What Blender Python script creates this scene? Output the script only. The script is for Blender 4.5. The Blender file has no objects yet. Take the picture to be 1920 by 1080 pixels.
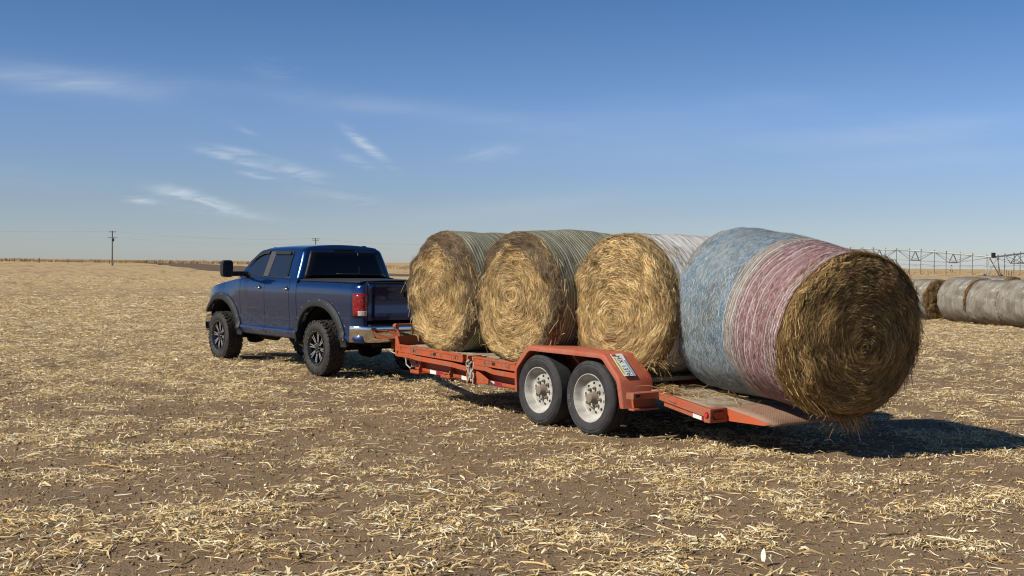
import bpy, bmesh, math, random
import numpy as np
from mathutils import Vector, Matrix
random.seed(7)
R = math.radians
PI = math.pi
scn = bpy.context.scene
COL = scn.collection
# ------------------------------------------------------------ camera
cam = bpy.data.cameras.new("camera")
camo = bpy.data.objects.new("camera", cam)
COL.objects.link(camo)
F_PX, CAM_H = 2200.0, 1.80
PITCH, ROLL = math.atan(45.5 / F_PX), R(0.65)
cam.sensor_width = 36.0
cam.lens = 36.0 * F_PX / 1920.0
cam.clip_start, cam.clip_end = 0.1, 30000
_f = Vector((0, math.cos(PITCH), -math.sin(PITCH)))
_r0 = Vector((1, 0, 0)); _u0 = _r0.cross(_f)
_r = _r0 * math.cos(ROLL) + _u0 * math.sin(ROLL)
_u = _u0 * math.cos(ROLL) - _r0 * math.sin(ROLL)
camo.matrix_world = Matrix(((_r.x, _u.x, -_f.x, 0), (_r.y, _u.y, -_f.y, 0), (_r.z, _u.z, -_f.z, CAM_H), (0, 0, 0, 1)))
scn.camera = camo
# ------------------------------------------------------------ light
SUN_DIR = Vector((-0.86, -0.51, 0)).normalized()
SUN_EL = R(38.0)
sund = Vector((SUN_DIR.x * math.cos(SUN_EL), SUN_DIR.y * math.cos(SUN_EL), math.sin(SUN_EL)))
sl = bpy.data.lights.new("sun", 'SUN'); sl.energy = 5.0; sl.angle = R(0.5); sl.color = (1.0, 0.93, 0.80)
so = bpy.data.objects.new("sun", sl); COL.objects.link(so)
so.rotation_euler = sund.to_track_quat('Z', 'Y').to_euler()
so.location = (-30, -20, 30)
scn.cycles.filter_width = 1.15
scn.view_settings.view_transform = 'Standard'
scn.view_settings.look = 'None'
scn.view_settings.gamma = 1.0
scn.view_settings.exposure = 0.27
scn.view_settings.use_curve_mapping = False
SKY_STRENGTH = 0.106

class NT:
    """small helper to write node trees"""
    def __init__(s, tree): s.t = tree; tree.nodes.clear()
    def n(s, typ, **kw):
        nd = s.t.nodes.new(typ)
        for k, v in kw.items():
            if k.startswith('i_'):
                key = k[2:]; key = int(key) if key.isdigit() else key
                s.set(nd.inputs[key], v)
            else: setattr(nd, k, v)
        return nd
    def set(s, sock, v):
        if hasattr(v, 'bl_idname') and hasattr(v, 'outputs'): v = v.outputs[0]
        if hasattr(v, 'is_output'): s.t.links.new(v, sock)
        else:
            if hasattr(sock.default_value, '__len__') and len(sock.default_value) == 4 and len(v) == 3: v = (*v, 1)
            sock.default_value = v
    def math(s, op, a, b=None, c=None, clamp=False):
        nd = s.n('ShaderNodeMath', operation=op, use_clamp=clamp)
        for i, v in enumerate((a, b, c)):
            if v is not None: s.set(nd.inputs[i], v)
        return nd.outputs[0]
    def vmath(s, op, a, b=None):
        nd = s.n('ShaderNodeVectorMath', operation=op)
        s.set(nd.inputs[0], a)
        if b is not None: s.set(nd.inputs[1], b)
        return nd.outputs['Value'] if op in ('LENGTH', 'DOT_PRODUCT') else nd.outputs[0]
    def mix(s, f, a, b, blend='MIX'):
        nd = s.n('ShaderNodeMix', data_type='RGBA', blend_type=blend)
        s.set(nd.inputs[0], f); s.set(nd.inputs[6], a); s.set(nd.inputs[7], b)
        return nd.outputs[2]
    def noise(s, vec, scale, detail=3, rough=.55, dist=0.0, out=0):
        nd = s.n('ShaderNodeTexNoise')
        if vec is not None: s.set(nd.inputs['Vector'], vec)
        nd.inputs['Scale'].default_value = scale; nd.inputs['Detail'].default_value = detail
        nd.inputs['Roughness'].default_value = rough; nd.inputs['Distortion'].default_value = dist
        return nd.outputs[out]
    def ramp(s, f, stops, interp='LINEAR'):
        nd = s.n('ShaderNodeValToRGB'); s.set(nd.inputs[0], f)
        cr = nd.color_ramp; cr.interpolation = interp
        while len(cr.elements) < len(stops): cr.elements.new(0.5)
        for e, (p, c) in zip(cr.elements, stops):
            e.position = p; e.color = (*c, 1) if len(c) == 3 else c
        return nd.outputs[0]
    def mr(s, v, a, b, c=0., d=1., smooth=False):
        nd = s.n('ShaderNodeMapRange'); nd.clamp = True
        if smooth: nd.interpolation_type = 'SMOOTHSTEP'
        s.set(nd.inputs[0], v)
        for i, q in enumerate((a, b, c, d)): nd.inputs[i + 1].default_value = q
        return nd.outputs[0]
    def comb(s, x, y, z):
        nd = s.n('ShaderNodeCombineXYZ')
        for i, v in enumerate((x, y, z)): s.set(nd.inputs[i], v)
        return nd.outputs[0]
    def sep(s, v):
        nd = s.n('ShaderNodeSeparateXYZ'); s.set(nd.inputs[0], v); return nd.outputs

# ------------------------------------------------------------ world: Nishita sky with thin cirrus
w = bpy.data.worlds.new("World"); scn.world = w; w.use_nodes = True
N = NT(w.node_tree)
sky = N.n('ShaderNodeTexSky', sky_type='NISHITA')
sky.sun_disc = False
sky.sun_elevation = SUN_EL
sky.sun_rotation = math.atan2(SUN_DIR.x, SUN_DIR.y)
sky.altitude = 2000; sky.air_density = 1.0; sky.dust_density = 1.0; sky.ozone_density = 1.0
gen = N.n('ShaderNodeTexCoord').outputs['Generated']
sx, sy, sz = N.sep(gen)
ty = N.math('MAXIMUM', sy, 0.05)
az = N.math('DIVIDE', sx, ty)
el = N.math('DIVIDE', sz, ty)
cv = N.comb(az, el, 0.0)
def streak(scale, sxx, syy, rot, lo, hi, detail=5, dist=.6):
    mp = N.n('ShaderNodeMapping'); N.set(mp.inputs[0], cv)
    mp.inputs['Rotation'].default_value = (0, 0, rot); mp.inputs['Scale'].default_value = (sxx, syy, 1)
    return N.mr(N.noise(mp.outputs[0], scale, detail, .6, dist), lo, hi, 0, 1, True)
def blob(px, py, wx, wy, rot, amt):
    """soft elliptical patch on the sky around one direction"""
    a0 = (px - 960) / F_PX; e0 = (494.5 + (px - 960) * .0113 - py) / F_PX
    da = N.math('SUBTRACT', az, a0); de = N.math('SUBTRACT', el, e0)
    c, s_ = math.cos(rot), math.sin(rot)
    u = N.math('ADD', N.math('MULTIPLY', da, c), N.math('MULTIPLY', de, s_))
    v = N.math('SUBTRACT', N.math('MULTIPLY', de, c), N.math('MULTIPLY', da, s_))
    u = N.math('DIVIDE', u, wx / F_PX); v = N.math('DIVIDE', v, wy / F_PX)
    d = N.math('ADD', N.math('MULTIPLY', u, u), N.math('MULTIPLY', v, v))
    g = N.math('EXPONENT', N.math('MULTIPLY', d, -1.0))
    return N.math('MULTIPLY', g, amt)
def total(lst):
    t = lst[0]
    for q in lst[1:]: t = N.math('ADD', t, q)
    return t
fine = streak(17, 1, 5.5, R(13), .33, .74, 7, 1.0)
soft = streak(5, 1, 6.0, R(3), .35, .75, 4, .5)
up = streak(19, 1, 5.5, R(38), .32, .74, 7, .9)
fine_m = total([blob(440, 298, 62, 7, R(-13), 1.5), blob(470, 290, 60, 7, R(-11), 1.0), blob(487, 331, 32, 6, R(-10), 1.4),
                blob(575, 330, 58, 12, R(-14), 1.2), blob(345, 368, 56, 12, R(-14), 1.5), blob(400, 383, 46, 11, R(-16), 1.2), blob(268, 376, 30, 6, R(-4), 1.3),
                blob(640, 372, 80, 12, R(-9), .55), blob(470, 252, 45, 6, R(-28), .35), blob(440, 402, 110, 8, R(-4), .5)])
up_m = total([blob(685, 274, 48, 9, R(-38), 1.5), blob(664, 302, 34, 10, R(-22), .8), blob(915, 287, 50, 15, R(8), .5), blob(525, 152, 60, 26, R(-35), .28)])
soft_m = total([blob(90, 150, 210, 24, R(-5), .95), blob(700, 200, 420, 18, R(-6), .32), blob(1300, 215, 330, 40, R(6), .22), blob(1500, 265, 420, 26, R(4), .25),
                blob(1000, 385, 260, 22, R(6), .3), blob(1820, 235, 160, 24, R(6), .35), blob(1750, 300, 260, 18, R(4), .2), blob(60, 330, 170, 24, R(-4), .2)])
cl = total([N.math('MULTIPLY', fine, fine_m), N.math('MULTIPLY', up, up_m), N.math('MULTIPLY', N.math('MULTIPLY_ADD', soft, .75, .25), soft_m)])
cl = N.math('MULTIPLY', cl, .50, clamp=True)
front = N.math('GREATER_THAN', sy, 0.06)
cl = N.math('MULTIPLY', cl, front)
elv = N.math('MAXIMUM', sz, 0.0)
grade = N.ramp(elv, [(0.0, (.51, .545, .68)), (.05, (.485, .52, .645)), (.12, (.50, .59, .78)), (.22, (.335, .515, .715)), (1.0, (.30, .48, .70))])
skyb = N.mix(1.0, sky.outputs[0], grade, 'MULTIPLY')
skyc = N.mix(cl, skyb, (5.4, 5.9, 6.5))
bg = N.n('ShaderNodeBackground'); N.set(bg.inputs[0], skyc); bg.inputs[1].default_value = SKY_STRENGTH
ow = N.n('ShaderNodeOutputWorld'); N.set(ow.inputs[0], bg)

# ------------------------------------------------------------ mesh helpers
def link(name, me, parent=None):
    o = bpy.data.objects.new(name, me); COL.objects.link(o)
    if parent is not None: o.parent = parent
    return o
def thing(name, label, cat, loc=(0, 0, 0), rz=0.0, group=None):
    o = bpy.data.objects.new(name, None); COL.objects.link(o)
    o.location = loc; o.rotation_euler = (0, 0, rz); o.empty_display_size = .3
    o['label'] = label; o['category'] = cat
    if group: o['group'] = group
    return o
def tag(o, label=None, cat=None, group=None, kind=None):
    for k, v in (('label', label), ('category', cat), ('group', group), ('kind', kind)):
        if v: o[k] = v
    return o
class MB:
    def __init__(s): s.v = []; s.f = []; s.m = []; s.mi = 0
    def add(s, vs, fs):
        b = len(s.v); s.v += [tuple(map(float, p)) for p in vs]
        for f in fs: s.f.append(tuple(b + i for i in f)); s.m.append(s.mi)
    def box(s, c, d, rot=None):
        hx, hy, hz = d[0] / 2, d[1] / 2, d[2] / 2
        P = [Vector((x, y, z)) for x in (-hx, hx) for y in (-hy, hy) for z in (-hz, hz)]
        if rot is not None: P = [rot @ p for p in P]
        s.add([p + Vector(c) for p in P], [(0, 1, 3, 2), (4, 6, 7, 5), (0, 4, 5, 1), (2, 3, 7, 6), (0, 2, 6, 4), (1, 5, 7, 3)])
        return s
    def hexa(s, P):
        """8 points: bottom ring 0-3, top ring 4-7"""
        s.add(P, [(3, 2, 1, 0), (4, 5, 6, 7), (0, 1, 5, 4), (1, 2, 6, 5), (2, 3, 7, 6), (3, 0, 4, 7)]); return s
    def tube(s, path, r, n=8, cap=True):
        path = [Vector(p) for p in path]; rr = r if hasattr(r, '__len__') else [r] * len(path)
        rings = []
        for i, p in enumerate(path):
            t = (path[min(i + 1, len(path) - 1)] - path[max(i - 1, 0)]).normalized()
            a = t.orthogonal().normalized() if i == 0 else (a - t * a.dot(t)).normalized()
            b = t.cross(a)
            rings.append([p + (a * math.cos(2 * PI * k / n) + b * math.sin(2 * PI * k / n)) * rr[i] for k in range(n)])
        vs = [q for rg in rings for q in rg]; fs = []
        for i in range(len(rings) - 1):
            for k in range(n): fs.append((i * n + k, i * n + (k + 1) % n, (i + 1) * n + (k + 1) % n, (i + 1) * n + k))
        if cap: fs += [tuple(range(n - 1, -1, -1)), tuple((len(rings) - 1) * n + k for k in range(n))]
        s.add(vs, fs); return s
    def lathe(s, prof, n=48, c=(0, 0, 0), axis='Y', close=False):
        """prof: (axial, radius) pairs, turned about the axis"""
        vs = []
        for a, r in prof:
            for k in range(n):
                q = 2 * PI * k / n; x, y = r * math.cos(q), r * math.sin(q)
                p = {'Y': (x, a, y), 'X': (a, x, y), 'Z': (x, y, a)}[axis]
                vs.append((p[0] + c[0], p[1] + c[1], p[2] + c[2]))
        fs = []; m = len(prof); last = m if close else m - 1
        for i in range(last):
            j = (i + 1) % m
            for k in range(n):
                f = (i * n + k, i * n + (k + 1) % n, j * n + (k + 1) % n, j * n + k)
                fs.append(f)
        s.add(vs, fs); return s
    def prism(s, poly, axis, d0, d1):
        """poly of 2-D points extruded along an axis: 'Y' -> (x,z), 'X' -> (y,z), 'Z' -> (x,y)"""
        g = {'Y': lambda p, d: (p[0], d, p[1]), 'X': lambda p, d: (d, p[0], p[1]), 'Z': lambda p, d: (p[0], p[1], d)}[axis]
        n = len(poly)
        s.add([g(p, d0) for p in poly] + [g(p, d1) for p in poly],
              [tuple(range(n)), tuple(range(2 * n - 1, n - 1, -1))] + [(i, n + i, n + (i + 1) % n, (i + 1) % n) for i in range(n)])
        return s
    def grid(s, rows):
        n = len(rows[0]); vs = [p for r in rows for p in r]
        s.add(vs, [(i * n + k, i * n + k + 1, (i + 1) * n + k + 1, (i + 1) * n + k) for i in range(len(rows) - 1) for k in range(n - 1)])
        return s
    def build(s, name, mats, parent=None, bevel=0, smooth=True, ang=35, solid=0, fix=True):
        me = bpy.data.meshes.new(name); me.from_pydata(s.v, [], s.f)
        for m in (mats if isinstance(mats, (list, tuple)) else [mats]): me.materials.append(m)
        me.polygons.foreach_set('material_index', s.m)
        if fix:
            bm = bmesh.new(); bm.from_mesh(me)
            bmesh.ops.recalc_face_normals(bm, faces=bm.faces); bm.to_mesh(me); bm.free()
        if smooth:
            me.polygons.foreach_set('use_smooth', [True] * len(me.polygons))
            me.set_sharp_from_angle(angle=R(ang))
        me.update()
        o = link(name, me, parent)
        if solid:
            md = o.modifiers.new('solid', 'SOLIDIFY'); md.thickness = abs(solid); md.offset = -1 if solid > 0 else 1
        if bevel:
            md = o.modifiers.new('bevel', 'BEVEL'); md.width = bevel; md.segments = 2; md.limit_method = 'ANGLE'; md.angle_limit = R(40); md.harden_normals = False
        return o
def np_mesh(name, V, Q, mat, parent=None, col=None, smooth=False, attr=None):
    """big mesh from arrays: V (n,3), Q (m,4) quads"""
    me = bpy.data.meshes.new(name)
    V = np.ascontiguousarray(V, np.float32); Q = np.ascontiguousarray(Q, np.int32)
    me.vertices.add(len(V)); me.vertices.foreach_set('co', V.ravel())
    me.loops.add(Q.size); me.loops.foreach_set('vertex_index', Q.ravel())
    me.polygons.add(len(Q)); me.polygons.foreach_set('loop_start', np.arange(len(Q), dtype=np.int32) * 4)
    me.polygons.foreach_set('loop_total', np.full(len(Q), 4, np.int32))
    if smooth: me.polygons.foreach_set('use_smooth', np.ones(len(Q), bool))
    if col is not None:
        a = me.color_attributes.new('tint', 'FLOAT_COLOR', 'POINT')
        a.data.foreach_set('color', np.c_[col, np.ones(len(col))].astype(np.float32).ravel())
    if attr is not None:
        for k, arr in attr.items():
            a = me.attributes.new(k, 'FLOAT', 'POINT'); a.data.foreach_set('value', arr.astype(np.float32))
    me.materials.append(mat); me.update(calc_edges=True); me.validate()
    return link(name, me, parent)
# value noise in numpy
def _h(ix, iy, iz, seed):
    n = (ix * 374761393 + iy * 668265263 + iz * 1440662683 + seed * 974634777) & 0xffffffff
    n = ((n ^ (n >> 13)) * 1274126177) & 0xffffffff
    n = n ^ (n >> 16)
    return (n & 0xffff) / 65535.0
def vnoise(x, y, z=None, seed=0):
    x = np.asarray(x, float); y = np.asarray(y, float); z = np.zeros_like(x) if z is None else np.asarray(z, float)
    x, y, z = np.broadcast_arrays(x, y, z)
    ix, iy, iz = (np.floor(q).astype(np.int64) for q in (x, y, z))
    fx, fy, fz = x - ix, y - iy, z - iz
    fx, fy, fz = (q * q * (3 - 2 * q) for q in (fx, fy, fz))
    r = 0
    for a in (0, 1):
        for b in (0, 1):
            for c in (0, 1):
                r = r + _h(ix + a, iy + b, iz + c, seed) * (fx if a else 1 - fx) * (fy if b else 1 - fy) * (fz if c else 1 - fz)
    return r
def fbm(x, y, z=None, oct=4, seed=0, gain=.5):
    t = 0; a = 1; tot = 0; f = 1.0
    for k in range(oct):
        t = t + a * vnoise(np.asarray(x) * f, np.asarray(y) * f, None if z is None else np.asarray(z) * f, seed + k * 17); tot += a; a *= gain; f *= 2.03
    return t / tot
# ------------------------------------------------------------ materials
def new_mat(name):
    m = bpy.data.materials.new(name); m.use_nodes = True
    return m, NT(m.node_tree)
def finish(N, bsdf, bump=None, strength=.3, dist=.01):
    if bump is not None:
        b = N.n('ShaderNodeBump'); b.inputs['Strength'].default_value = strength; b.inputs['Distance'].default_value = dist
        N.set(b.inputs['Height'], bump); N.set(bsdf.inputs['Normal'], b)
    o = N.n('ShaderNodeOutputMaterial'); N.set(o.inputs[0], bsdf)
def pbr(N, col, rough=.6, metal=0.0, spec=.5, coat=0.0, coat_r=.03, **kw):
    b = N.n('ShaderNodeBsdfPrincipled')
    N.set(b.inputs['Base Color'], col); N.set(b.inputs['Roughness'], rough); N.set(b.inputs['Metallic'], metal)
    b.inputs['Specular IOR Level'].default_value = spec; N.set(b.inputs['Coat Weight'], coat); b.inputs['Coat Roughness'].default_value = coat_r
    return b
def simple(name, col, rough=.6, metal=0.0, spec=.5, coat=0.0, var=.15, scale=8, bump=0.0):
    m, N = new_mat(name)
    oc = N.n('ShaderNodeTexCoord').outputs['Object']
    nz = N.noise(oc, scale, 4)
    c = N.mix(N.mr(nz, .3, .7), tuple(q * (1 - var) for q in col), tuple(min(1, q * (1 + var)) for q in col))
    finish(N, pbr(N, c, N.mr(nz, .25, .75, max(0, rough - .08), min(1, rough + .08)), metal, spec, coat), nz if bump else None, bump, .01)
    return m
# ------------------------------------------------------------ ground
def cover_fn(x, y):
    """0..1 share of straw lying on the soil"""
    big = fbm(x * .09 + 3.1, y * .09, oct=3, seed=5)
    mid = fbm(x * .55 - y * .12, y * .75, oct=3, seed=11)
    sm = fbm(x * 2.3, y * 2.6, oct=2, seed=23)
    r = np.hypot(x, y)
    far = np.clip((r - 11) / 20, 0, 1)
    left = np.clip((-x * .55 + y - 13) / 9, 0, 1)          # the worked ground lies around and this side of the trailer
    c = (big - .5) * .6 + (mid - .5) * .75 + (sm - .5) * 1.9 + .235 - .16 * np.clip((11 - r) / 3, 0, 1) + .24 * far + .20 * left
    # lane of bare earth beside and behind the trailer wheels
    dx, dy = x - .2, y - 12.3
    u = -dx * .585 + dy * .811; v = -dx * .811 - dy * .585
    lane = np.exp(-((v - 1.0) / 1.1) ** 2) * np.exp(-((u - .8) / 3.5) ** 2)
    c = c - .34 * lane
    bare = np.exp(-((x + .6) / 1.8) ** 2 - ((y - 6.2) / 1.0) ** 2)
    c = c - .14 * bare
    return np.clip(c * 1.25, 0, 1)
def height_fn(x, y):
    r = np.hypot(x, y)
    f = np.clip((90 - r) / 60, 0, 1)
    h = (fbm(x * .5, y * .5, oct=3, seed=41) - .5) * .09 + (fbm(x * 4.0, y * 4.0, oct=3, seed=43) - .5) * .035 + (fbm(x * 17, y * 17, oct=2, seed=47) - .5) * .011 * np.clip((22 - r) / 8, 0, 1)
    return h * f - .012
m_ground, N = new_mat("field_soil")
geo = N.n('ShaderNodeNewGeometry').outputs['Position']
cov = N.n('ShaderNodeAttribute', attribute_name='cover').outputs['Fac']
px, py, pz = N.sep(geo)
dist = N.vmath('LENGTH', geo)
n1 = N.noise(geo, 1.3, 5); n2 = N.noise(geo, 9, 5, .65); n3 = N.noise(geo, 70, 3, .7)
soil = N.mix(N.mr(n1, .3, .7), (.180, .116, .064), (.255, .170, .098))
soil = N.mix(N.mr(n2, .35, .75), soil, (.285, .198, .118))
soil = N.mix(N.mr(n3, .3, .6, .45, 0), soil, (.095, .064, .042))
mp = N.n('ShaderNodeMapping'); N.set(mp.inputs[0], geo); mp.inputs['Scale'].default_value = (1, 2.2, 1)
s1 = N.noise(mp.outputs[0], 13, 4, .7, 1.5)
s2 = N.noise(mp.outputs[0], 2.2, 5, .75, .8)
n4 = N.noise(mp.outputs[0], 5.0, 8, .82)
strawc = N.mix(N.mr(n4, .34, .66), (.27, .180, .088), (.58, .435, .23))
far = N.mr(dist, 25, 90)
covn = N.math('ADD', N.math('MULTIPLY', cov, 1.0), N.math('ADD', N.math('MULTIPLY', N.math('SUBTRACT', s1, .5), 2.2), N.math('MULTIPLY', N.math('SUBTRACT', s2, .5), 1.6)))
near_f = N.math('MULTIPLY', N.mr(covn, .45, .95), .38)
far_f = N.mr(covn, -.05, .95, .10, 1.0)
ff = N.math('ADD', N.math('MULTIPLY', near_f, N.math('SUBTRACT', 1.0, far)), N.math('MULTIPLY', far_f, far))
gc = N.mix(ff, soil, strawc)
b = pbr(N, gc, .95, 0, .15)
hb = N.math('ADD', N.math('MULTIPLY', n2, .6), N.math('MULTIPLY', n3, .5))
finish(N, b, hb, .8, .04)
rr = [0.6]
while rr[-1] < 9000: rr.append(rr[-1] * (1.014 if rr[-1] < 80 else 1.06))
rr = np.array(rr)
th = np.concatenate([np.linspace(-R(42), R(42), 460), np.linspace(R(42), 2 * PI - R(42), 60)[1:-1]])
RR, TH = np.meshgrid(rr, th, indexing='ij')
X, Y = RR * np.sin(TH), RR * np.cos(TH)
nr, na = RR.shape
V = np.stack([X, Y, height_fn(X, Y)], -1).reshape(-1, 3)
idx = np.arange(nr * na).reshape(nr, na)
nx = np.roll(idx, -1, axis=1)
Q = np.stack([idx[:-1], idx[1:], nx[1:], nx[:-1]], -1).reshape(-1, 4)
# centre cap
cap = np.arange(na)
V = np.vstack([V, [[0, 0, -.012]]])
c2 = np.stack([cap, np.roll(cap, -1), np.full(na, nr * na), np.full(na, nr * na)], -1)
covv = np.append(cover_fn(X, Y).ravel(), .5)
me_q = Q[:, ::-1]
ground = np_mesh("ground", V, me_q, m_ground, attr={'cover': covv}, smooth=True)
tag(ground, kind='structure')
ground['label'] = "brown harvested field scattered with corn straw"

# straw litter on the near field
m_straw, N = new_mat("straw_litter")
tc = N.n('ShaderNodeAttribute', attribute_name='tint').outputs['Color']
sb = pbr(N, tc, .8, 0, .25)
tr = N.n('ShaderNodeBsdfTranslucent'); N.set(tr.inputs[0], tc)
ms = N.n('ShaderNodeMixShader'); ms.inputs[0].default_value = .15; N.set(ms.inputs[1], sb); N.set(ms.inputs[2], tr)
finish(N, ms)
rng = np.random.default_rng(3)
PAL = np.array([(.78, .60, .31), (.86, .72, .45), (.66, .48, .22), (.46, .31, .13), (.26, .17, .08), (.90, .81, .60), (.68, .46, .15)])
PALP = np.array([.26, .24, .18, .10, .07, .12, .03])
def strips(cx, cy, cz, ang, ln, wd, arch, tilt, roll, bend):
    """bent 2-quad strips lying about: arrays -> V, Q"""
    n = len(cx)
    ts = np.array([-1., 0., 1.])
    V = np.zeros((n, 6, 3))
    for k, t in enumerate(ts):
        a = ang + bend * t * .5
        dxx, dyy = np.cos(a), np.sin(a)
        ox, oy = t * ln / 2 * dxx, t * ln / 2 * dyy
        oz = arch * (1 - t * t) + t * ln / 2 * tilt
        sxn, syn = -np.sin(ang), np.cos(ang)
        wk = wd * (1.0 if t == 0 else .55) / 2
        for sgn in (0, 1):
            q = -1 if sgn == 0 else 1
            V[:, k * 2 + sgn, 0] = cx + ox + q * wk * sxn * np.cos(roll)
            V[:, k * 2 + sgn, 1] = cy + oy + q * wk * syn * np.cos(roll)
            V[:, k * 2 + sgn, 2] = cz + oz + q * wk * np.sin(roll)
    b = np.arange(n)[:, None] * 6
    Q = np.concatenate([b + np.array([0, 1, 3, 2]), b + np.array([2, 3, 5, 4])], 0)
    return V.reshape(-1, 3), Q
def litter(n, r0, r1, power, amax, size, keep=1.0, lift=1.0):
    # density falls with r**-power beyond r0
    u = rng.random(n); e = 2 - power
    r = (r0 ** e + u * (r1 ** e - r0 ** e)) ** (1 / e)
    a = (rng.random(n) * 2 - 1) * R(amax)
    x, y = r * np.sin(a), r * np.cos(a)
    c = cover_fn(x, y)
    k = rng.random(n) < (c ** 1.3 * .85 + .06) * keep
    x, y, r, c = x[k], y[k], r[k], c[k]
    n = len(x)
    kind = rng.random(n)
    ln = np.where(kind < .70, rng.gamma(2.6, .017, n) + .012, np.where(kind < .88, rng.gamma(2.6, .032, n) + .025, rng.gamma(2, .012, n) + .01))
    wd = np.where(kind < .62, rng.uniform(.003, .0085, n), np.where(kind < .88, rng.uniform(.005, .014, n), rng.uniform(.008, .022, n)))
    sc = size * np.clip(r / 16, 1, 8) ** .5
    fg = 1 + .3 * np.clip((9.5 - r) / 3, 0, 1)
    ln, wd = np.minimum(ln * sc * fg, .42), wd * sc * fg
    ang = rng.normal(R(12), R(55), n)
    z = height_fn(x, y) + .003 + rng.random(n) ** 2 * .035 * lift * (.35 + c)
    V, Q = strips(x, y, z, ang, ln, wd, rng.random(n) ** 2 * .03 * lift, np.clip(rng.normal(0, .10, n), -.25, .4), rng.normal(0, .45, n), rng.normal(0, .45, n) * (1 + 1.5 * (rng.random(n) < .12)))
    col = PAL[rng.choice(len(PAL), n, p=PALP)] * rng.uniform(.75, 1.1, (n, 1))
    return V, Q, np.repeat(np.clip(col, 0, .92), 6, 0)
parts = [litter(215000, 4.5, 14, 0.35, 31, 1.0), litter(520000, 14, 60, 1.55, 30, 1.0), litter(120000, 60, 132, 1.2, 30, 1.05, .8)]
# thick stalk pieces and husks
V0, Q0, C0 = [], [], []; off = 0
for V_, Q_, C_ in parts:
    V0.append(V_); Q0.append(Q_ + off); C0.append(C_); off += len(V_)
straw = np_mesh("straw_litter", np.vstack(V0), np.vstack(Q0), m_straw, col=np.vstack(C0))
tag(straw, kind='stuff'); straw['label'] = "chopped pale corn straw littering the soil"
# corn stalk pieces: bent square rods
def rods(n, r0, r1, amax, lmin, lmax, rad):
    x0 = []
    r = np.sqrt(rng.uniform(r0 * r0, r1 * r1, n)); a = (rng.random(n) * 2 - 1) * R(amax)
    x, y = r * np.sin(a), r * np.cos(a)
    k = rng.random(n) < .25 + .75 * cover_fn(x, y)
    x, y = x[k], y[k]; n = len(x)
    ln = rng.uniform(lmin, lmax, n); rd = rng.uniform(.5, 1, n) * rad; ang = rng.normal(R(10), R(60), n)
    z = height_fn(x, y) + rd * .8 + .004
    til = np.abs(rng.normal(0, .06, n))
    V = np.zeros((n, 16, 3)); bend = rng.normal(0, .25, n)
    for i, t in enumerate((-1, -.3, .4, 1)):
        aa = ang + bend * t
        ccx, ccy, ccz = x + np.cos(aa) * t * ln / 2, y + np.sin(aa) * t * ln / 2, z + (t + 1) * ln / 2 * til
        for j in range(4):
            q = j * PI / 2 + .6
            rr_ = rd * (1.15 if i in (1,) else .95)
            V[:, i * 4 + j, 0] = ccx - np.sin(ang) * np.cos(q) * rr_
            V[:, i * 4 + j, 1] = ccy + np.cos(ang) * np.cos(q) * rr_
            V[:, i * 4 + j, 2] = ccz + np.sin(q) * rr_
    fs = [[i * 4 + j, i * 4 + (j + 1) % 4, (i + 1) * 4 + (j + 1) % 4, (i + 1) * 4 + j] for i in range(3) for j in range(4)] + [[0, 3, 2, 1], [12, 13, 14, 15]]
    Q = (np.arange(n)[:, None, None] * 16 + np.array(fs)).reshape(-1, 4)
    col = PAL[rng.choice(len(PAL), n, p=np.array([.2, .16, .26, .2, .12, .02, .04]))] * rng.uniform(.7, 1.05, (n, 1))
    return V.reshape(-1, 3), Q, np.repeat(col, 16, 0)
V1, Q1, C1 = rods(2600, 4.5, 30, 31, .06, .28, .0075)
o = np_mesh("corn_stalk_litter", V1, Q1, m_straw, col=C1, smooth=True)
tag(o, kind='stuff'); o['label'] = "broken corn stalk pieces lying on the soil"

# clods
def clods(n, r0, r1, amax):
    r = np.sqrt(rng.uniform(r0 * r0, r1 * r1, n)); a = (rng.random(n) * 2 - 1) * R(amax)
    x, y = r * np.sin(a), r * np.cos(a); k = rng.random(n) < 1.05 - cover_fn(x, y); x, y = x[k], y[k]; n = len(x)
    s = np.minimum(rng.gamma(1.6, .0026, n) + .002, .013)
    base = np.array([(-1, -1, -1), (1, -1, -1), (1, 1, -1), (-1, 1, -1), (-.7, -.7, .8), (.7, -.7, .8), (.7, .7, .8), (-.7, .7, .8)])
    V = base[None] * s[:, None, None] * (1 + rng.normal(0, .28, (n, 8, 3)))
    V[..., 0] += x[:, None]; V[..., 1] += y[:, None]; V[..., 2] = V[..., 2] * .8 + height_fn(x, y)[:, None] + s[:, None] * .35
    fs = np.array([[3, 2, 1, 0], [4, 5, 6, 7], [0, 1, 5, 4], [1, 2, 6, 5], [2, 3, 7, 6], [3, 0, 4, 7]])
    return V.reshape(-1, 3), (np.arange(n)[:, None, None] * 8 + fs).reshape(-1, 4)
Vc, Qc = clods(40000, 4.5, 22, 31)
o = np_mesh("soil_clods", Vc, Qc, simple("soil_clod", (.200, .134, .078), .95, 0, .1, 0, .3, 3)); tag(o, kind='stuff'); o['label'] = "small crumbs and clods of brown soil"
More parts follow.
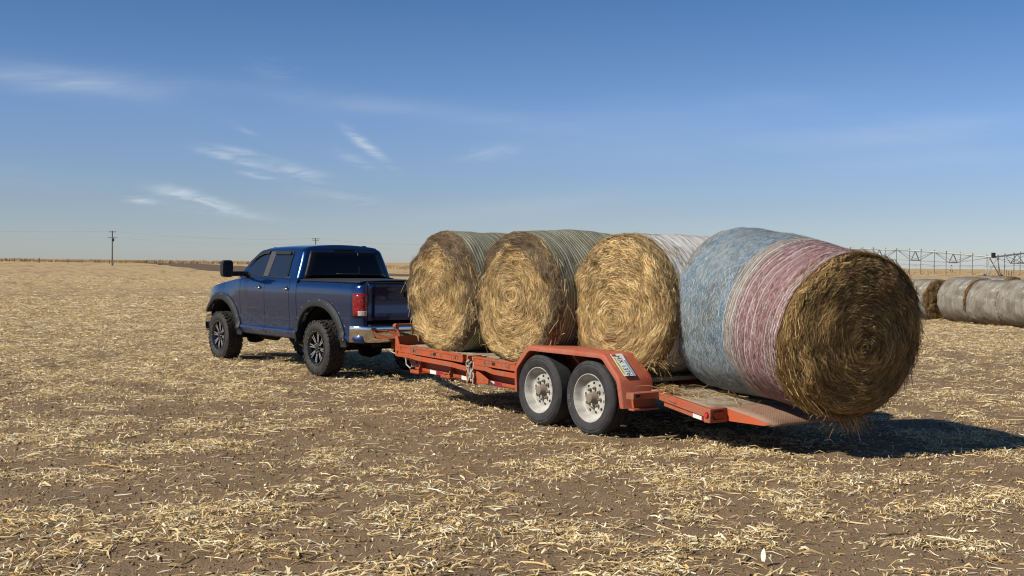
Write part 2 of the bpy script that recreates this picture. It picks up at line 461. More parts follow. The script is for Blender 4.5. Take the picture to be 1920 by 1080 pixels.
# dark worked strip beyond the stubble
m_strip = simple("dark_tilled_soil", (.125, .088, .060), .95, 0, .1, 0, .3, .25)
near_e = [(-542, 1471), (-212, 666), (-97.4, 340), (-50.8, 199.5), (-30, 164.8), (-13.1, 151.4), (10, 143), (40, 140)]
far_e = [(-700, 2300), (-516, 1620), (-128.4, 504), (-62, 300), (-42.3, 232), (-15.5, 178.8), (10, 166), (40, 160)]
mb = MB()
def dens(e, n=12):
    o_ = []
    for i in range(len(e) - 1):
        for k in range(n): 
            t = k / n; o_.append((e[i][0] * (1 - t) + e[i + 1][0] * t, e[i][1] * (1 - t) + e[i + 1][1] * t))
    return o_ + [e[-1]]
ne, fe = dens(near_e), dens(far_e)
rows = []
for k in range(5):
    t = k / 4
    row = []
    for p, q in zip(ne, fe):
        j = random.uniform(-1, 1) * .012 * math.hypot(*p) if k in (0, 4) else 0
        row.append((p[0] * (1 - t) + q[0] * t, p[1] * (1 - t) + q[1] * t + j, .03))
    rows.append(row)
mb.grid(rows)
tag(mb.build("ploughed_strip", m_strip, smooth=False), kind='structure')
# dry weeds / standing stubble along the far edge of the field
m_weed = simple("dry_weeds", (.36, .26, .14), .9, 0, .1, 0, .25, .6)
def weeds(n, fn, hmin, hmax, wmin, wmax):
    t = rng.random(n)
    P = np.array([fn(q) for q in t])
    h = rng.uniform(hmin, hmax, n) * (.6 + .8 * vnoise(P[:, 0] * .06, P[:, 1] * .06, seed=3)); wd = rng.uniform(wmin, wmax, n)
    lean = rng.normal(0, .25, n) * h; a = rng.random(n) * PI
    V = np.zeros((n, 4, 3))
    for j, (sx_, top) in enumerate(((-1, 0), (1, 0), (1, 1), (-1, 1))):
        k = .35 if top else 1
        V[:, j, 0] = P[:, 0] + sx_ * wd * .5 * k * np.cos(a) + top * lean
        V[:, j, 1] = P[:, 1] + sx_ * wd * .5 * k * np.sin(a)
        V[:, j, 2] = top * h
    return V.reshape(-1, 3), np.arange(n * 4).reshape(-1, 4)
def wl(t):      # beyond the ploughed strip: field of standing stalks
    az_ = -0.20 + t * .36
    d = random.uniform(190 + max(0, -az_ - .05) * 2600, 520 + max(0, -az_) * 900)
    return (az_ * d, d)
def wl2(t):     # the long fence line on the horizon
    az_ = -0.45 + t * .30
    d = 560 + random.uniform(-25, 25) - az_ * 250
    return (az_ * d, d)
def wl3(t):
    az_ = .20 + t * .28
    d = random.uniform(380, 600)
    return (az_ * d, d)
Vs, Qs = [], []; off = 0
for args in ((16000, wl, .25, .60, .10, .3), (9000, wl2, .4, 1.6, .12, .5), (6000, wl3, .25, .6, .12, .4)):
    a, q = weeds(*args); Vs.append(a); Qs.append(q + off); off += len(a)
o = np_mesh("dry_weeds", np.vstack(Vs), np.vstack(Qs), m_weed); tag(o, kind='stuff'); o['label'] = "dry tan weeds along the far edge of the field"
# ------------------------------------------------------------ hay bales
def hay_mat(name, cols, edge_dark, bump=.8):
    m, N = new_mat(name)
    oc = N.n('ShaderNodeTexCoord').outputs['Object']
    x, y, z = N.sep(oc)
    r = N.math('SQRT', N.math('ADD', N.math('MULTIPLY', y, y), N.math('MULTIPLY', z, z)))
    thn = N.math('ARCTAN2', z, y)
    wob = N.noise(oc, 5, 3)
    rv = N.comb(N.math('MULTIPLY_ADD', wob, 5.0, N.math('MULTIPLY', r, 70.0)), N.math('MULTIPLY', thn, N.math('MULTIPLY_ADD', r, 7.0, 1.5)), N.math('MULTIPLY', x, 26.0))
    s = N.noise(rv, 1.0, 4, .65, .6)
    p = N.noise(oc, 3.2, 4, .6)
    c = N.ramp(s, [(.30, cols[0]), (.50, cols[1]), (.68, cols[2])])
    c = N.mix(N.mr(p, .45, .75, 0, .5), c, cols[0])
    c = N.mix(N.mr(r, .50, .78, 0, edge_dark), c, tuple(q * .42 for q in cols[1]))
    finish(N, pbr(N, c, .9, 0, .12), s, bump, .03)
    return m
GOLD = [(.10, .062, .026), (.25, .165, .072), (.42, .30, .14), (.60, .46, .24)]
BROWN = [(.055, .034, .016), (.16, .10, .045), (.27, .175, .08), (.40, .28, .14)]  # brown hay, darkened so the colour itself carries the end face's shade
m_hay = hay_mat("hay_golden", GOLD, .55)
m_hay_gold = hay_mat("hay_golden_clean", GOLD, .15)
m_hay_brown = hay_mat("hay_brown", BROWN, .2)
m_strand, N = new_mat("hay_strands")
tc = N.n('ShaderNodeAttribute', attribute_name='tint').outputs['Color']
sb = pbr(N, tc, .75, 0, .25)
tr = N.n('ShaderNodeBsdfTranslucent'); N.set(tr.inputs[0], tc)
ms = N.n('ShaderNodeMixShader'); ms.inputs[0].default_value = .18; N.set(ms.inputs[1], sb); N.set(ms.inputs[2], tr)
finish(N, ms)
# net wrap: tint per vertex, fine threads in the shader
m_net, N = new_mat("net_wrap")
oc = N.n('ShaderNodeTexCoord').outputs['Object']
tc = N.n('ShaderNodeAttribute', attribute_name='tint').outputs['Color']
hayf = N.n('ShaderNodeAttribute', attribute_name='thin').outputs['Fac']
x, y, z = N.sep(oc)
wob = N.noise(oc, 4, 3)
thn = N.math('ARCTAN2', z, y)
ln = N.noise(N.comb(N.math('MULTIPLY_ADD', wob, .8, N.math('MULTIPLY', x, 105.0)), N.math('MULTIPLY', thn, 3.0), 0.0), 1.0, 3, .6, .2)
mesh_ = N.noise(N.comb(N.math('MULTIPLY', x, 55.0), N.math('MULTIPLY', thn, 60.0), wob), 1.0, 2, .7, .8)
pat = N.math('ADD', N.math('MULTIPLY', ln, .75), N.math('MULTIPLY', mesh_, .42))
cover = N.math('SUBTRACT', N.mr(pat, .46, .70), hayf, clamp=True)
under = N.mix(N.noise(oc, 40, 3, .7), (.035, .025, .015), (.17, .125, .07))
nc = N.mix(N.mr(mesh_, .3, .75), tc, N.mix(.25, tc, (.85, .85, .85)))
c = N.mix(N.math('MULTIPLY_ADD', cover, .85, .06), under, nc)
finish(N, pbr(N, c, .75, 0, .3), pat, .7, .02)

def sq_shape(P, Rz, Ry, flat):
    """sagging: squash in z, widen in y, flatten the underside"""
    P[..., 1] *= Ry; P[..., 2] *= Rz
    P[..., 2] = np.where(P[..., 2] < -flat, -flat + (P[..., 2] + flat) * .25, P[..., 2])
    return P
BS = dict(rough=1.0, L=9.0, taper=0.0, skew=0.0)
def skew_x(x, th): return x - BS['skew'] * np.sin(th) * np.clip((.25 - x) / .6, 0, 1)
def bale_surface(x, r, th, seed, amp=1.0):
    yy, zz = np.cos(th), np.sin(th)
    r = r * (1 + BS['taper'] * x)
    ew = np.clip((np.abs(x) - (BS['L'] / 2 - .10)) / .08, 0, 1)
    x = x + np.sign(x) * ew * BS['rough'] * ((fbm(yy * r * 3.2 + seed, zz * r * 3.2, oct=3, seed=seed + 50) - .5) * .16 + (fbm(yy * r * 11, zz * r * 11, oct=2, seed=seed + 51) - .5) * .05)
    n = (fbm(x * 1.6 + 7, yy * 1.4 + seed, zz * 1.4, oct=3, seed=seed) - .5) * .085 + (fbm(x * 9, yy * 6 + seed, zz * 6, oct=2, seed=seed + 3) - .5) * .022
    rr_ = r * (1 + amp * n * np.clip(r / .3, 0, 1))
    return np.stack([x + 0 * rr_, rr_ * yy, rr_ * zz], -1)
def revolve(prof, na, seed, Rz, Ry, flat, off=0.0):
    prof = np.array(prof); th = np.linspace(0, 2 * PI, na, endpoint=False)
    Xg, Tg = np.meshgrid(prof[:, 0], th, indexing='ij')
    if off: Xg = skew_x(Xg, Tg)
    Rg = np.repeat(prof[:, 1][:, None], na, 1)
    P = bale_surface(Xg, Rg, Tg, seed)
    if off:
        P[..., 1] += off * np.cos(Tg); P[..., 2] += off * np.sin(Tg)
    P = sq_shape(P, Rz, Ry, flat)
    n, m = Xg.shape
    idx = np.arange(n * m).reshape(n, m); nx = np.roll(idx, -1, 1)
    Q = np.stack([idx[:-1], nx[:-1], nx[1:], idx[1:]], -1).reshape(-1, 4)
    return P.reshape(-1, 3), Q, Xg.ravel(), Tg.ravel()
def profile(L, Rad, sh, bulge):
    h = L / 2; pr = []
    for r in np.linspace(0.004, Rad - sh, 26): pr.append((-h - bulge * (1 - (r / Rad) ** 2), r))
    for q in np.linspace(0, PI / 2, 8)[1:]: pr.append((-h + sh * (1 - math.cos(q)), Rad - sh + sh * math.sin(q)))
    for x_ in np.linspace(-h + sh, h - sh, 60)[1:-1]: pr.append((x_, Rad))
    for q in np.linspace(PI / 2, 0, 8)[:-1]: pr.append((h - sh * (1 - math.cos(q)), Rad - sh + sh * math.sin(q)))
    for r in np.linspace(Rad - sh, .004, 26): pr.append((h + bulge * (1 - (r / Rad) ** 2), r))
    return pr
def strands_face(sgn, n, L, Rad, sh, bulge, seed, Rz, Ry, flat, pal, pp, ctr=(0, 0), fluff=1.0, edge_cols=None, rmax=None):
    g = np.random.default_rng(seed)
    rmx = rmax or Rad * 1.0
    r = rmx * np.sqrt(g.random(n) * .985 + .0006); th = g.random(n) * 2 * PI
    ln = g.gamma(2.6, .026, n) + .025; ln = np.minimum(ln, .05 + r * .8)
    dr = np.where(g.random(n) < .68, g.normal(0, .24, n), g.normal(0, .75, n)); wd = g.uniform(.0022, .0048, n)
    lift = g.random(n) ** 2.6 * .032 * fluff
    tilt = g.normal(0, .07, n) * fluff
    V = np.zeros((n, 8, 3))
    sw = np.where(r > 0, 1, 1)
    for k, t in enumerate((-1, -.35, .35, 1)):
        rc = r + dr * t * ln / 2 + (np.abs(t) ** 2) * 0.0
        rc = np.abs(rc)
        ang = th + t * ln / 2 / np.maximum(r, .07)
        for s_ in (0, 1):
            rk = np.clip(rc + (s_ - .5) * wd, 0.0, Rad * 1.015)
            inside = np.minimum(rk, Rad - .001)
            edge = np.clip((inside - (Rad - sh)) / sh, 0, 1)
            xs = L / 2 + bulge * (1 - (inside / Rad) ** 2) - sh * (1 - np.sqrt(np.clip(1 - edge ** 2, 0, 1))) + .004 + lift * (1 - .5 * t * t) + tilt * t * ln / 2
            P = bale_surface(sgn * xs, rk, ang, seed % 97)
            kf = 1 - np.clip(rk / Rad, 0, 1) ** 1.3; P[..., 1] += ctr[0] * kf; P[..., 2] += ctr[1] * kf; V[:, k * 2 + s_] = P
    V = sq_shape(V, Rz, Ry, flat)
    b = np.arange(n)[:, None] * 8
    Q = np.concatenate([b + np.array([0, 1, 3, 2]), b + np.array([2, 3, 5, 4]), b + np.array([4, 5, 7, 6])], 0)
    col = pal[g.choice(len(pal), n, p=pp)] * g.uniform(.7, 1.12, (n, 1))
    rr2 = r * 16 + .9 * fbm(np.cos(th) * 2.2 + seed, np.sin(th) * 2.2, oct=2, seed=seed + 1)
    band = vnoise(rr2, th * 2.4 + seed, seed=seed + 2) * .45 + fbm(np.cos(th) * r * 6, np.sin(th) * r * 6 + seed, oct=4, seed=seed + 4) * .9
    lowb = np.clip(-np.sin(th) * r / Rad, -1, 1) * .16
    col *= (np.clip(.32 + 1.15 * band + lowb, .38, 1.45) * g.choice([.42, 1.0, 1.2], n, p=[.28, .46, .26]))[:, None]
    if edge_cols is not None:   # weathered rim
        patch = fbm(np.cos(th) * r * 5 + seed, np.sin(th) * r * 5, oct=2, seed=seed)
        up_ = np.clip(np.sin(th) * .5 + .35, 0, 1)
        k = np.clip((r / Rad - (.80 - .30 * up_) + (patch - .5) * .35) / .24, 0, 1) > g.random(n)
        col[k] = edge_cols * g.choice([.55, 1.0, 1.3, 2.0], (k.sum(), 1), p=[.3, .4, .2, .1])
    return V.reshape(-1, 3), Q, np.repeat(np.clip(col, 0, .9), 8, 0)
def wisps(n, seed, x0, x1, Rad, Rz, Ry, flat, pal, th0, th1, lmin, lmax, droop, out=.22):
    """loose straws sticking out of the bale's edge and hanging off it"""
    g = np.random.default_rng(seed)
    x = g.uniform(x0, x1, n); th = g.uniform(th0, th1, n)
    ln = g.uniform(lmin, lmax, n); wd = g.uniform(.003, .006, n)
    base = sq_shape(bale_surface(x, np.full(n, Rad * .985), th, seed % 97), Rz, Ry, flat)
    tg = np.where(g.random(n) < .5, 1, -1) * g.uniform(.5, 1.2, n)
    ou = np.abs(g.normal(0, out, n))
    d = np.stack([g.normal(0, .28, n), np.cos(th) * ou - np.sin(th) * tg, np.sin(th) * ou + np.cos(th) * tg], -1)
    d /= np.linalg.norm(d, axis=1)[:, None]
    V = np.zeros((n, 6, 3)); side = np.cross(d, np.array([.3, .5, .8])); side /= np.linalg.norm(side, axis=1)[:, None]
    for k, t in enumerate((0, .5, 1)):
        p = base + d * (ln * t)[:, None]; p[:, 2] -= droop * ln * t * t
        for s_ in (0, 1): V[:, k * 2 + s_] = p + side * ((s_ - .5) * wd)[:, None]
    b = np.arange(n)[:, None] * 6
    Q = np.concatenate([b + np.array([0, 1, 3, 2]), b + np.array([2, 3, 5, 4])], 0)
    col = pal[g.choice(len(pal), n)] * g.uniform(.7, 1.1, (n, 1))
    return V.reshape(-1, 3), Q, np.repeat(col, 6, 0)
def merge(lst):
    Vs, Qs, Cs = [], [], []; off = 0
    for V_, Q_, C_ in lst: Vs.append(V_); Qs.append(Q_ + off); Cs.append(C_); off += len(V_)
    return np.vstack(Vs), np.vstack(Qs), np.vstack(Cs)
def ring_threads(xs, Rad, seed, Rz, Ry, flat, wd, colfn, off=.010, na=120, amp=.0025):
    g = np.random.default_rng(seed + 5); out = []
    th = np.linspace(0, 2 * PI, na + 1)
    n = len(xs); X0 = np.array(xs)[:, None] + 0 * th[None]
    Xw = X0 + (fbm(np.array(xs)[:, None] * 3, np.cos(th)[None] * 1.2 + 5, np.sin(th)[None] * 1.2, oct=2, seed=seed) - .5) * .035 + amp * np.sin(th[None] * g.integers(2, 6, n)[:, None] + g.random(n)[:, None] * 6)
    W = wd * g.uniform(.6, 1.3, n)[:, None]
    Xw = skew_x(Xw, th[None] + 0 * Xw)
    A = bale_surface(Xw - W / 2, np.full_like(Xw, Rad), th[None] + 0 * Xw, seed); B = bale_surface(Xw + W / 2, np.full_like(Xw, Rad), th[None] + 0 * Xw, seed)
    for P in (A, B):
        P[..., 1] += off * np.cos(th); P[..., 2] += off * np.sin(th)
    A, B = sq_shape(A, Rz, Ry, flat), sq_shape(B, Rz, Ry, flat)
    V = np.stack([A, B], 2)  # n, na+1, 2, 3
    m = na + 1
    idx = (np.arange(n)[:, None] * m + np.arange(na)[None]) * 2
    Q = np.stack([idx, idx + 1, idx + 3, idx + 2], -1).reshape(-1, 4)
    col = np.repeat(np.array([colfn(x_) for x_ in xs])[:, None, :], m * 2, 1).reshape(-1, 3) * np.repeat(g.uniform(.75, 1.15, n), m * 2)[:, None]
    return V.reshape(-1, 3), Q, np.clip(col, 0, .9)
def diag_threads(n, x0, x1, Rad, seed, Rz, Ry, flat, wd, colfn, off=.013):
    """short slanting threads between the rings"""
    g = np.random.default_rng(seed + 9)
    x = g.uniform(x0, x1, n); th = g.uniform(0, 2 * PI, n); ln = g.uniform(.02, .065, n); sl_ = g.normal(0, .6, n) ; W = np.full(n, .0032) * g.uniform(.6, 1.2, n)
    V = np.zeros((n, 6, 3))
    for k, t in enumerate((-.5, 0, .5)):
        for s_ in (0, 1):
            P = bale_surface(skew_x(np.clip(x + sl_ * ln * t * 1.2 + (s_ - .5) * W, x0, x1), th), np.full(n, Rad), th + t * ln / Rad, seed)
            a = th + t * ln / Rad
            P[..., 1] += off * np.cos(a); P[..., 2] += off * np.sin(a)
            V[:, k * 2 + s_] = P
    V = sq_shape(V, Rz, Ry, flat)
    b = np.arange(n)[:, None] * 6
    Q = np.concatenate([b + np.array([0, 1, 3, 2]), b + np.array([2, 3, 5, 4])], 0)
    col = np.array([colfn(q) for q in x]) * g.uniform(.55, 1.15, (n, 1))
    return V.reshape(-1, 3), Q, np.repeat(np.clip(col, 0, .9), 6, 0)
PG = np.array([(.59, .415, .185), (.74, .57, .315), (.44, .285, .115), (.27, .165, .065), (.53, .345, .14)]); PGP = np.array([.27, .20, .24, .14, .15])
PB = np.array([(.40, .26, .10), (.52, .36, .155), (.28, .17, .062), (.13, .075, .028), (.58, .42, .20)]); PBP = np.array([.28, .17, .28, .22, .05])  # brown strands, likewise darkened for bale ends turned from the sun
EDGE = np.array([.15, .105, .06])
def make_bale(label, loc, rot, L, Rad, seed, net_x, tint_fn, thin_fn, hay, pal, pp, near_sgn, nf=26000, ctr=(0, 0), sh=.10, bulge=.03, Rz=1.0, Ry=1.0, flat=.66, edge=None, fluff=1.0, rings=0, ringcol=None, extra=None, group=None, diag=0, ring_w=.0045, taper=0.0, skew=0.0, ring_x=None, rough=1.0):
    BS.update(L=L, taper=taper, skew=skew, rough=rough)
    root = thing("round_hay_bale", label, "hay bale", loc, 0, group)
    root.rotation_euler = rot
    P, Q, _, _ = revolve(profile(L, Rad, sh, bulge), 120, seed, Rz, Ry, flat)
    np_mesh("hay_core", P, Q, hay, root, smooth=True)
    if net_x:
        pr = [(x_, Rad if abs(x_) < L / 2 - sh else Rad - sh + math.sqrt(max(sh ** 2 - (abs(x_) - (L / 2 - sh)) ** 2, 0))) for x_ in np.linspace(net_x[0], net_x[1], 130)]
        P, Q, Xg, Tg = revolve(pr, 220, seed, Rz, Ry, flat, .007)
        tint = tint_fn(Xg, Tg); thin = thin_fn(Xg, Tg)
        V_, Q_, C_ = P, Q, tint
        o = np_mesh("net_wrap", P, Q, m_net, root, smooth=True, col=np.clip(tint, 0, .95), attr={'thin': thin})
        if rings:
            in0, in1 = max(net_x[0], -L / 2 + sh), min(net_x[1], L / 2 - sh)
            g = np.random.default_rng(seed)
            ra, rb_ = ring_x or (in0, in1)
            xs = np.linspace(ra + .01, rb_ - .004, rings) + g.normal(0, .0022, rings)
            lst = [ring_threads(xs, Rad, seed, Rz, Ry, flat, ring_w, ringcol)]
            if diag: lst.append(diag_threads(diag, in0, in1, Rad, seed, Rz, Ry, flat, ring_w * .8, ringcol))
            v_, q_, c_ = merge(lst)
            t = np_mesh("net_threads", v_, q_, m_strand, o, col=c_); t['kind'] = 'stuff'
    lst = [strands_face(near_sgn, nf, L, Rad, sh, bulge, seed, Rz, Ry, flat, pal, pp, fluff=fluff, edge_cols=edge, ctr=ctr),
           strands_face(-near_sgn, nf // 8, L, Rad, sh, bulge, seed, Rz, Ry, flat, pal, pp, fluff=fluff, edge_cols=edge)]
    if extra: lst += extra() if callable(extra) else extra
    v_, q_, c_ = merge(lst)
    t = np_mesh("loose_straw", v_, q_, m_strand, root, col=c_); t['kind'] = 'stuff'
    return root
# ------------------------------------------------------------ placement frames
TA = R(35.82)
T_O = Vector((0.29074, 13.03933, 0)); T_U = Vector((-math.sin(TA), math.cos(TA), 0)); T_V = Vector((-math.cos(TA), -math.sin(TA), 0))
def tw(u, v, z): return T_O + T_U * u + T_V * v + Vector((0, 0, z))
# ------------------------------------------------------------ bales on the trailer
_mk = make_bale
def place_bale(c, rot, hb, **kw):
    root = _mk(loc=(0, 0, 0), rot=rot, **kw)
    M = root.rotation_euler.to_matrix()
    root.location = Vector(c) - M @ Vector((0, 0, hb))
    for ch in root.children: ch.location.z += hb
    return root
latz = PI + TA
def n3(x, th, f, seed): return fbm(x * f, np.cos(th) * f + 9, np.sin(th) * f, oct=3, seed=seed)
GREY = np.array([.17, .175, .115]); GRN = np.array([.115, .13, .068]); WHT = np.array([.80, .79, .76])
def tint_gg(x, th): 
    k = n3(x, th, 2.5, 5)[:, None]; return GREY * k + GRN * (1 - k)
def thin_gg(x, th): return np.clip((n3(x, th, 4, 9) - .40) * 1.5, 0, .6)
def tint_b2(x, th):
    c = tint_gg(x, th)
    k = np.clip((n3(x, th, 5, 31) - .47) * 14, 0, 1) * ((x < -.12) & (np.sin(th) > .45)) * np.clip((-.12 - x) * 8, 0, 1)
    return c * (1 - k[:, None]) + WHT * k[:, None]
def thin_b2(x, th):
    k = np.clip((n3(x, th, 5, 31) - .47) * 14, 0, 1) * ((x < -.12) & (np.sin(th) > .45)) * np.clip((-.12 - x) * 8, 0, 1)
    return thin_gg(x, th) * (1 - k) - .6 * k
def tint_w(x, th): return WHT * (.75 + .3 * n3(x, th, 3, 14)[:, None])
def thin_w(x, th): return np.clip((n3(x, th, 3.2, 77) - .58) * 8, 0, 1.1) * np.clip((.5 - x) * 3, .2, 1) - .28
rc_gg = lambda x_: np.array([.49, .50, .37]) if random.random() < .7 else np.array([.32, .34, .22])
rc_w = lambda x_: np.array([.78, .77, .74]) if random.random() < .7 else np.array([.45, .43, .40])
lower_face = lambda s, n, L, Rd, pal: wisps(n, s, L / 2 - .12, L / 2 + .02, Rd, .95, 1.02, .71, pal, 0, 2 * PI, .05, .17, .3)
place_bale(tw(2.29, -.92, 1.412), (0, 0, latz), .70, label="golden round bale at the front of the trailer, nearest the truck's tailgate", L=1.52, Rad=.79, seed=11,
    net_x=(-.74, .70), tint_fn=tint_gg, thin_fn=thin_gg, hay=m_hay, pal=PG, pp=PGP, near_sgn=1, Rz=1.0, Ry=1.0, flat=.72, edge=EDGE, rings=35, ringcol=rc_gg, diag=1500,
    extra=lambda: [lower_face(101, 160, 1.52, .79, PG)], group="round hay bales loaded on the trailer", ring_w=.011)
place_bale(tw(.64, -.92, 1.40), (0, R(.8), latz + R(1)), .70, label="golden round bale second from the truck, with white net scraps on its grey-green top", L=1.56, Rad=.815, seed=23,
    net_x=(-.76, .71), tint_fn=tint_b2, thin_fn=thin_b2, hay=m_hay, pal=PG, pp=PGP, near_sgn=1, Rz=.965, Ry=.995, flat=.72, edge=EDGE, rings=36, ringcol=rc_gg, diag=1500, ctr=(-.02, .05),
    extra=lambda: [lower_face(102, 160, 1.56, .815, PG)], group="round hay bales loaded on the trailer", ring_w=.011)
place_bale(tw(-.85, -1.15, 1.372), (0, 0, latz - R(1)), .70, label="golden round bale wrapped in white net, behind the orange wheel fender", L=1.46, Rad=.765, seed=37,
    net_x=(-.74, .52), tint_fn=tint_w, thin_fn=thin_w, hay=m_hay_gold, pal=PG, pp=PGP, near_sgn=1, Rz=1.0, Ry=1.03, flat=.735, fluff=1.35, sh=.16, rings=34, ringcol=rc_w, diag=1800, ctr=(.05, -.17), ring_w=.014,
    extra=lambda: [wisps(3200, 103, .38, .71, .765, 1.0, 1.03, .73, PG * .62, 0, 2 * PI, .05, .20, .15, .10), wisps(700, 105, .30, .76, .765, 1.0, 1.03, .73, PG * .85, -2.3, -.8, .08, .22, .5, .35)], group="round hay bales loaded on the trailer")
# the blue and pink one on the tail; local +X points to the front of the trailer
BL = np.array([.052, .12, .17]); BLG = np.array([.165, .215, .24]); BLK = np.array([.03, .15, .30]); CR = np.array([.22, .195, .165]); PK = np.array([.235, .115, .122]); PKD = np.array([.13, .055, .06]); WP = np.array([.33, .275, .27])
def b4(x, nz=0.0):
    x = x + nz
    return x
def tint_b4(x, th):
    w_ = (n3(x, th, 1.4, 61) - .5) * .14 + (vnoise(th * 9, x * 30, seed=67) - .5) * .05
    xx = x + w_
    k = np.clip((n3(x, th, 3.0, 62) - .30) * 2.4, 0, 1)[:, None]
    c = BL * (1 - k) + BLG * k
    blue = np.exp(-((xx - .09) / .045) ** 2)[:, None] * .6 + (np.exp(-((xx - .74) / .05) ** 2) * (np.sin(th) > .2))[:, None] * .7
    c = c * (1 - blue) + BLK * blue
    streak_ = vnoise(xx * 26, 0 * xx + np.floor(th * 1.5), seed=66)[:, None]
    pk = PK * .5 + (PKD * (1 - streak_) + WP * streak_) * .55
    pinkness = np.clip((-.04 - xx) / .14, 0, 1)[:, None]
    pk = CR * (1 - pinkness) + pk * pinkness
    e = np.exp(-((xx + .69) / .05) ** 2)[:, None] * .6
    pk = pk * (1 - e) + np.array([.58, .30, .37]) * e
    s_ = np.clip((.05 - xx) / .07, 0, 1)[:, None]
    return c * (1 - s_) + pk * s_
def thin_b4(x, th): return np.clip((n3(x, th, 3.5, 71) - .50) * 2.2, 0, .5) - .22 * (x > .03)
def rc_b4(x_):
    if x_ > .03: return np.array([.46, .51, .53]) if random.random() < .62 else np.array([.09, .21, .32])
    if x_ > -.12: return np.array([.54, .50, .45]) if random.random() < .6 else np.array([.34, .30, .29])
    return random.choice([np.array([.54, .42, .42]), np.array([.36, .16, .18]), np.array([.60, .54, .52]), np.array([.22, .09, .10])])
ax_t, ax_y = R(5.72), R(-10.57)
c4 = tw(-2.53, -1.30, 1.256)
h4 = .79
b4x = lambda: [wisps(8000, 201, -.94, -.68, .822, 1.0, 1.0, .81, PB, 0, 2 * PI, .05, .20, .05, .07), wisps(300, 203, -.97, -.70, .82, 1.0, 1.0, .81, PB, 0, 2 * PI, .05, .16, .2, .30),
       wisps(60, 202, -.97, -.75, .82, 1.0, 1.0, .81, PB, -2.3, -1.0, .06, .18, .5, .5), wisps(110, 207, -.98, -.86, .80, 1.0, 1.0, .81, PB, -1.75, -1.40, .08, .22, .5, .5)]
place_bale(c4, (0, -ax_t, PI / 2 + TA + ax_y), h4, label="big brown round bale in blue and pink net wrap on the trailer's tail ramp", L=1.93, Rad=.822, taper=.068, skew=.10, seed=51,
    net_x=(-.765, .97), tint_fn=tint_b4, thin_fn=thin_b4, hay=m_hay_brown, pal=PB, pp=PBP, near_sgn=-1, Rz=1.0, Ry=1.0, flat=.80, fluff=1.3, sh=.13, bulge=.07, nf=24000,
    rings=29, ring_x=(-.765, .03), ringcol=rc_b4, diag=22000, rough=.5, ctr=(.03, -.10), extra=b4x, group="round hay bales loaded on the trailer", ring_w=.010)
# ------------------------------------------------------------ trailer materials
def paint(name, col, dirt, dirt_amt, rough=.45, tread=False):
    m, N = new_mat(name)
    oc = N.n('ShaderNodeTexCoord').outputs['Object']
    a = N.noise(oc, 5, 6, .68); b_ = N.noise(oc, 38, 4, .6); c_ = N.noise(oc, 1.6, 3)
    x, y, z = N.sep(oc)
    base = N.mix(N.mr(c_, .3, .7), tuple(q * .85 for q in col), tuple(min(1, q * 1.12) for q in col))
    f = N.math('MULTIPLY', N.mr(N.math('MULTIPLY_ADD', b_, .45, N.math('MULTIPLY', a, .75)), .52, .82), dirt_amt)
    c = N.mix(f, base, dirt)
    chip = N.mr(N.noise(oc, 22, 5, .75), .60, .645)
    c = N.mix(N.math('MULTIPLY', chip, .75), c, (.055, .03, .02))
    sc_ = N.mr(N.noise(oc, 55, 4, .7), .62, .68)
    c = N.mix(N.math('MULTIPLY', sc_, .45), c, (.48, .24, .15))
    h = b_
    if tread:
        u1 = N.math('ABSOLUTE', N.math('SINE', N.math('MULTIPLY', N.math('ADD', N.math('ADD', x, y), z), 95.0)))
        u2 = N.math('ABSOLUTE', N.math('SINE', N.math('MULTIPLY', N.math('SUBTRACT', N.math('SUBTRACT', x, y), z), 95.0)))
        h = N.math('MULTIPLY', N.math('MULTIPLY', u1, u2), 1.0)
        h = N.mr(h, .35, .7)
        c = N.mix(N.math('MULTIPLY', h, .08), c, tuple(min(1, q * 1.5 + .05) for q in col))
    finish(N, pbr(N, c, N.math('MULTIPLY_ADD', f, .4, rough), 0, .4), h, .35 if tread else .25, .01)
    return m
DUST = (.21, .125, .080)
m_or = paint("orange_paint", (.37, .066, .017), DUST, .60)
m_ord = paint("orange_paint_dusty", (.31, .070, .030), DUST, .95, .6)
m_orf = paint("orange_fender_tread", (.33, .064, .028), (.27, .135, .085), .75, .5, tread=True)
m_ramp = paint("ramp_tread_plate", (.27, .155, .105), (.25, .175, .12), 1.0, .6, tread=True)
m_cheek = paint("ramp_cheek_tread", (.44, .080, .022), DUST, .3, .45, tread=True)
m_deck = simple("weathered_deck_planks", (.29, .235, .17), .9, 0, .2, 0, .35, 6, .5)
m_white = simple("reflective_white", (.62, .60, .56), .5, 0, .5, 0, .12, 30)
m_red = simple("reflective_red", (.22, .012, .03), .45, 0, .5, 0, .15, 30)
m_worn = simple("worn_primer", (.20, .105, .07), .8, 0, .2, 0, .4, 30)
m_black = simple("black_rubber", (.012, .012, .012), .7, 0, .3, 0, .3, 30)
m_dark = simple("dark_steel", (.02, .019, .018), .7, .2, .3, 0, .4, 8)
m_strap = simple("faded_strap", (.38, .33, .28), .9, 0, .2, 0, .25, 40)
m_steel = simple("grey_steel", (.45, .43, .40), .4, .8, .5, 0, .2, 20)
def tyre_mat(name, col, dust):
    m, N = new_mat(name)
    oc = N.n('ShaderNodeTexCoord').outputs['Object']
    a = N.noise(oc, 9, 5, .7)
    c = N.mix(N.mr(a, .40, .75, 0, .7), col, dust)
    finish(N, pbr(N, c, .75, 0, .35), N.noise(oc, 90, 2), .2, .004)
    return m
m_tyre = tyre_mat("trailer_tyre_rubber", (.022, .022, .023), (.058, .056, .054))
m_tyre2 = tyre_mat("mud_tyre_rubber", (.020, .019, .018), (.062, .054, .045))
m_wrim = simple("white_rim_paint", (.35, .335, .30), .5, 0, .4, .05, .35, 9)
m_hub = simple("dusty_hub", (.20, .16, .125), .8, .2, .3, 0, .3, 14)
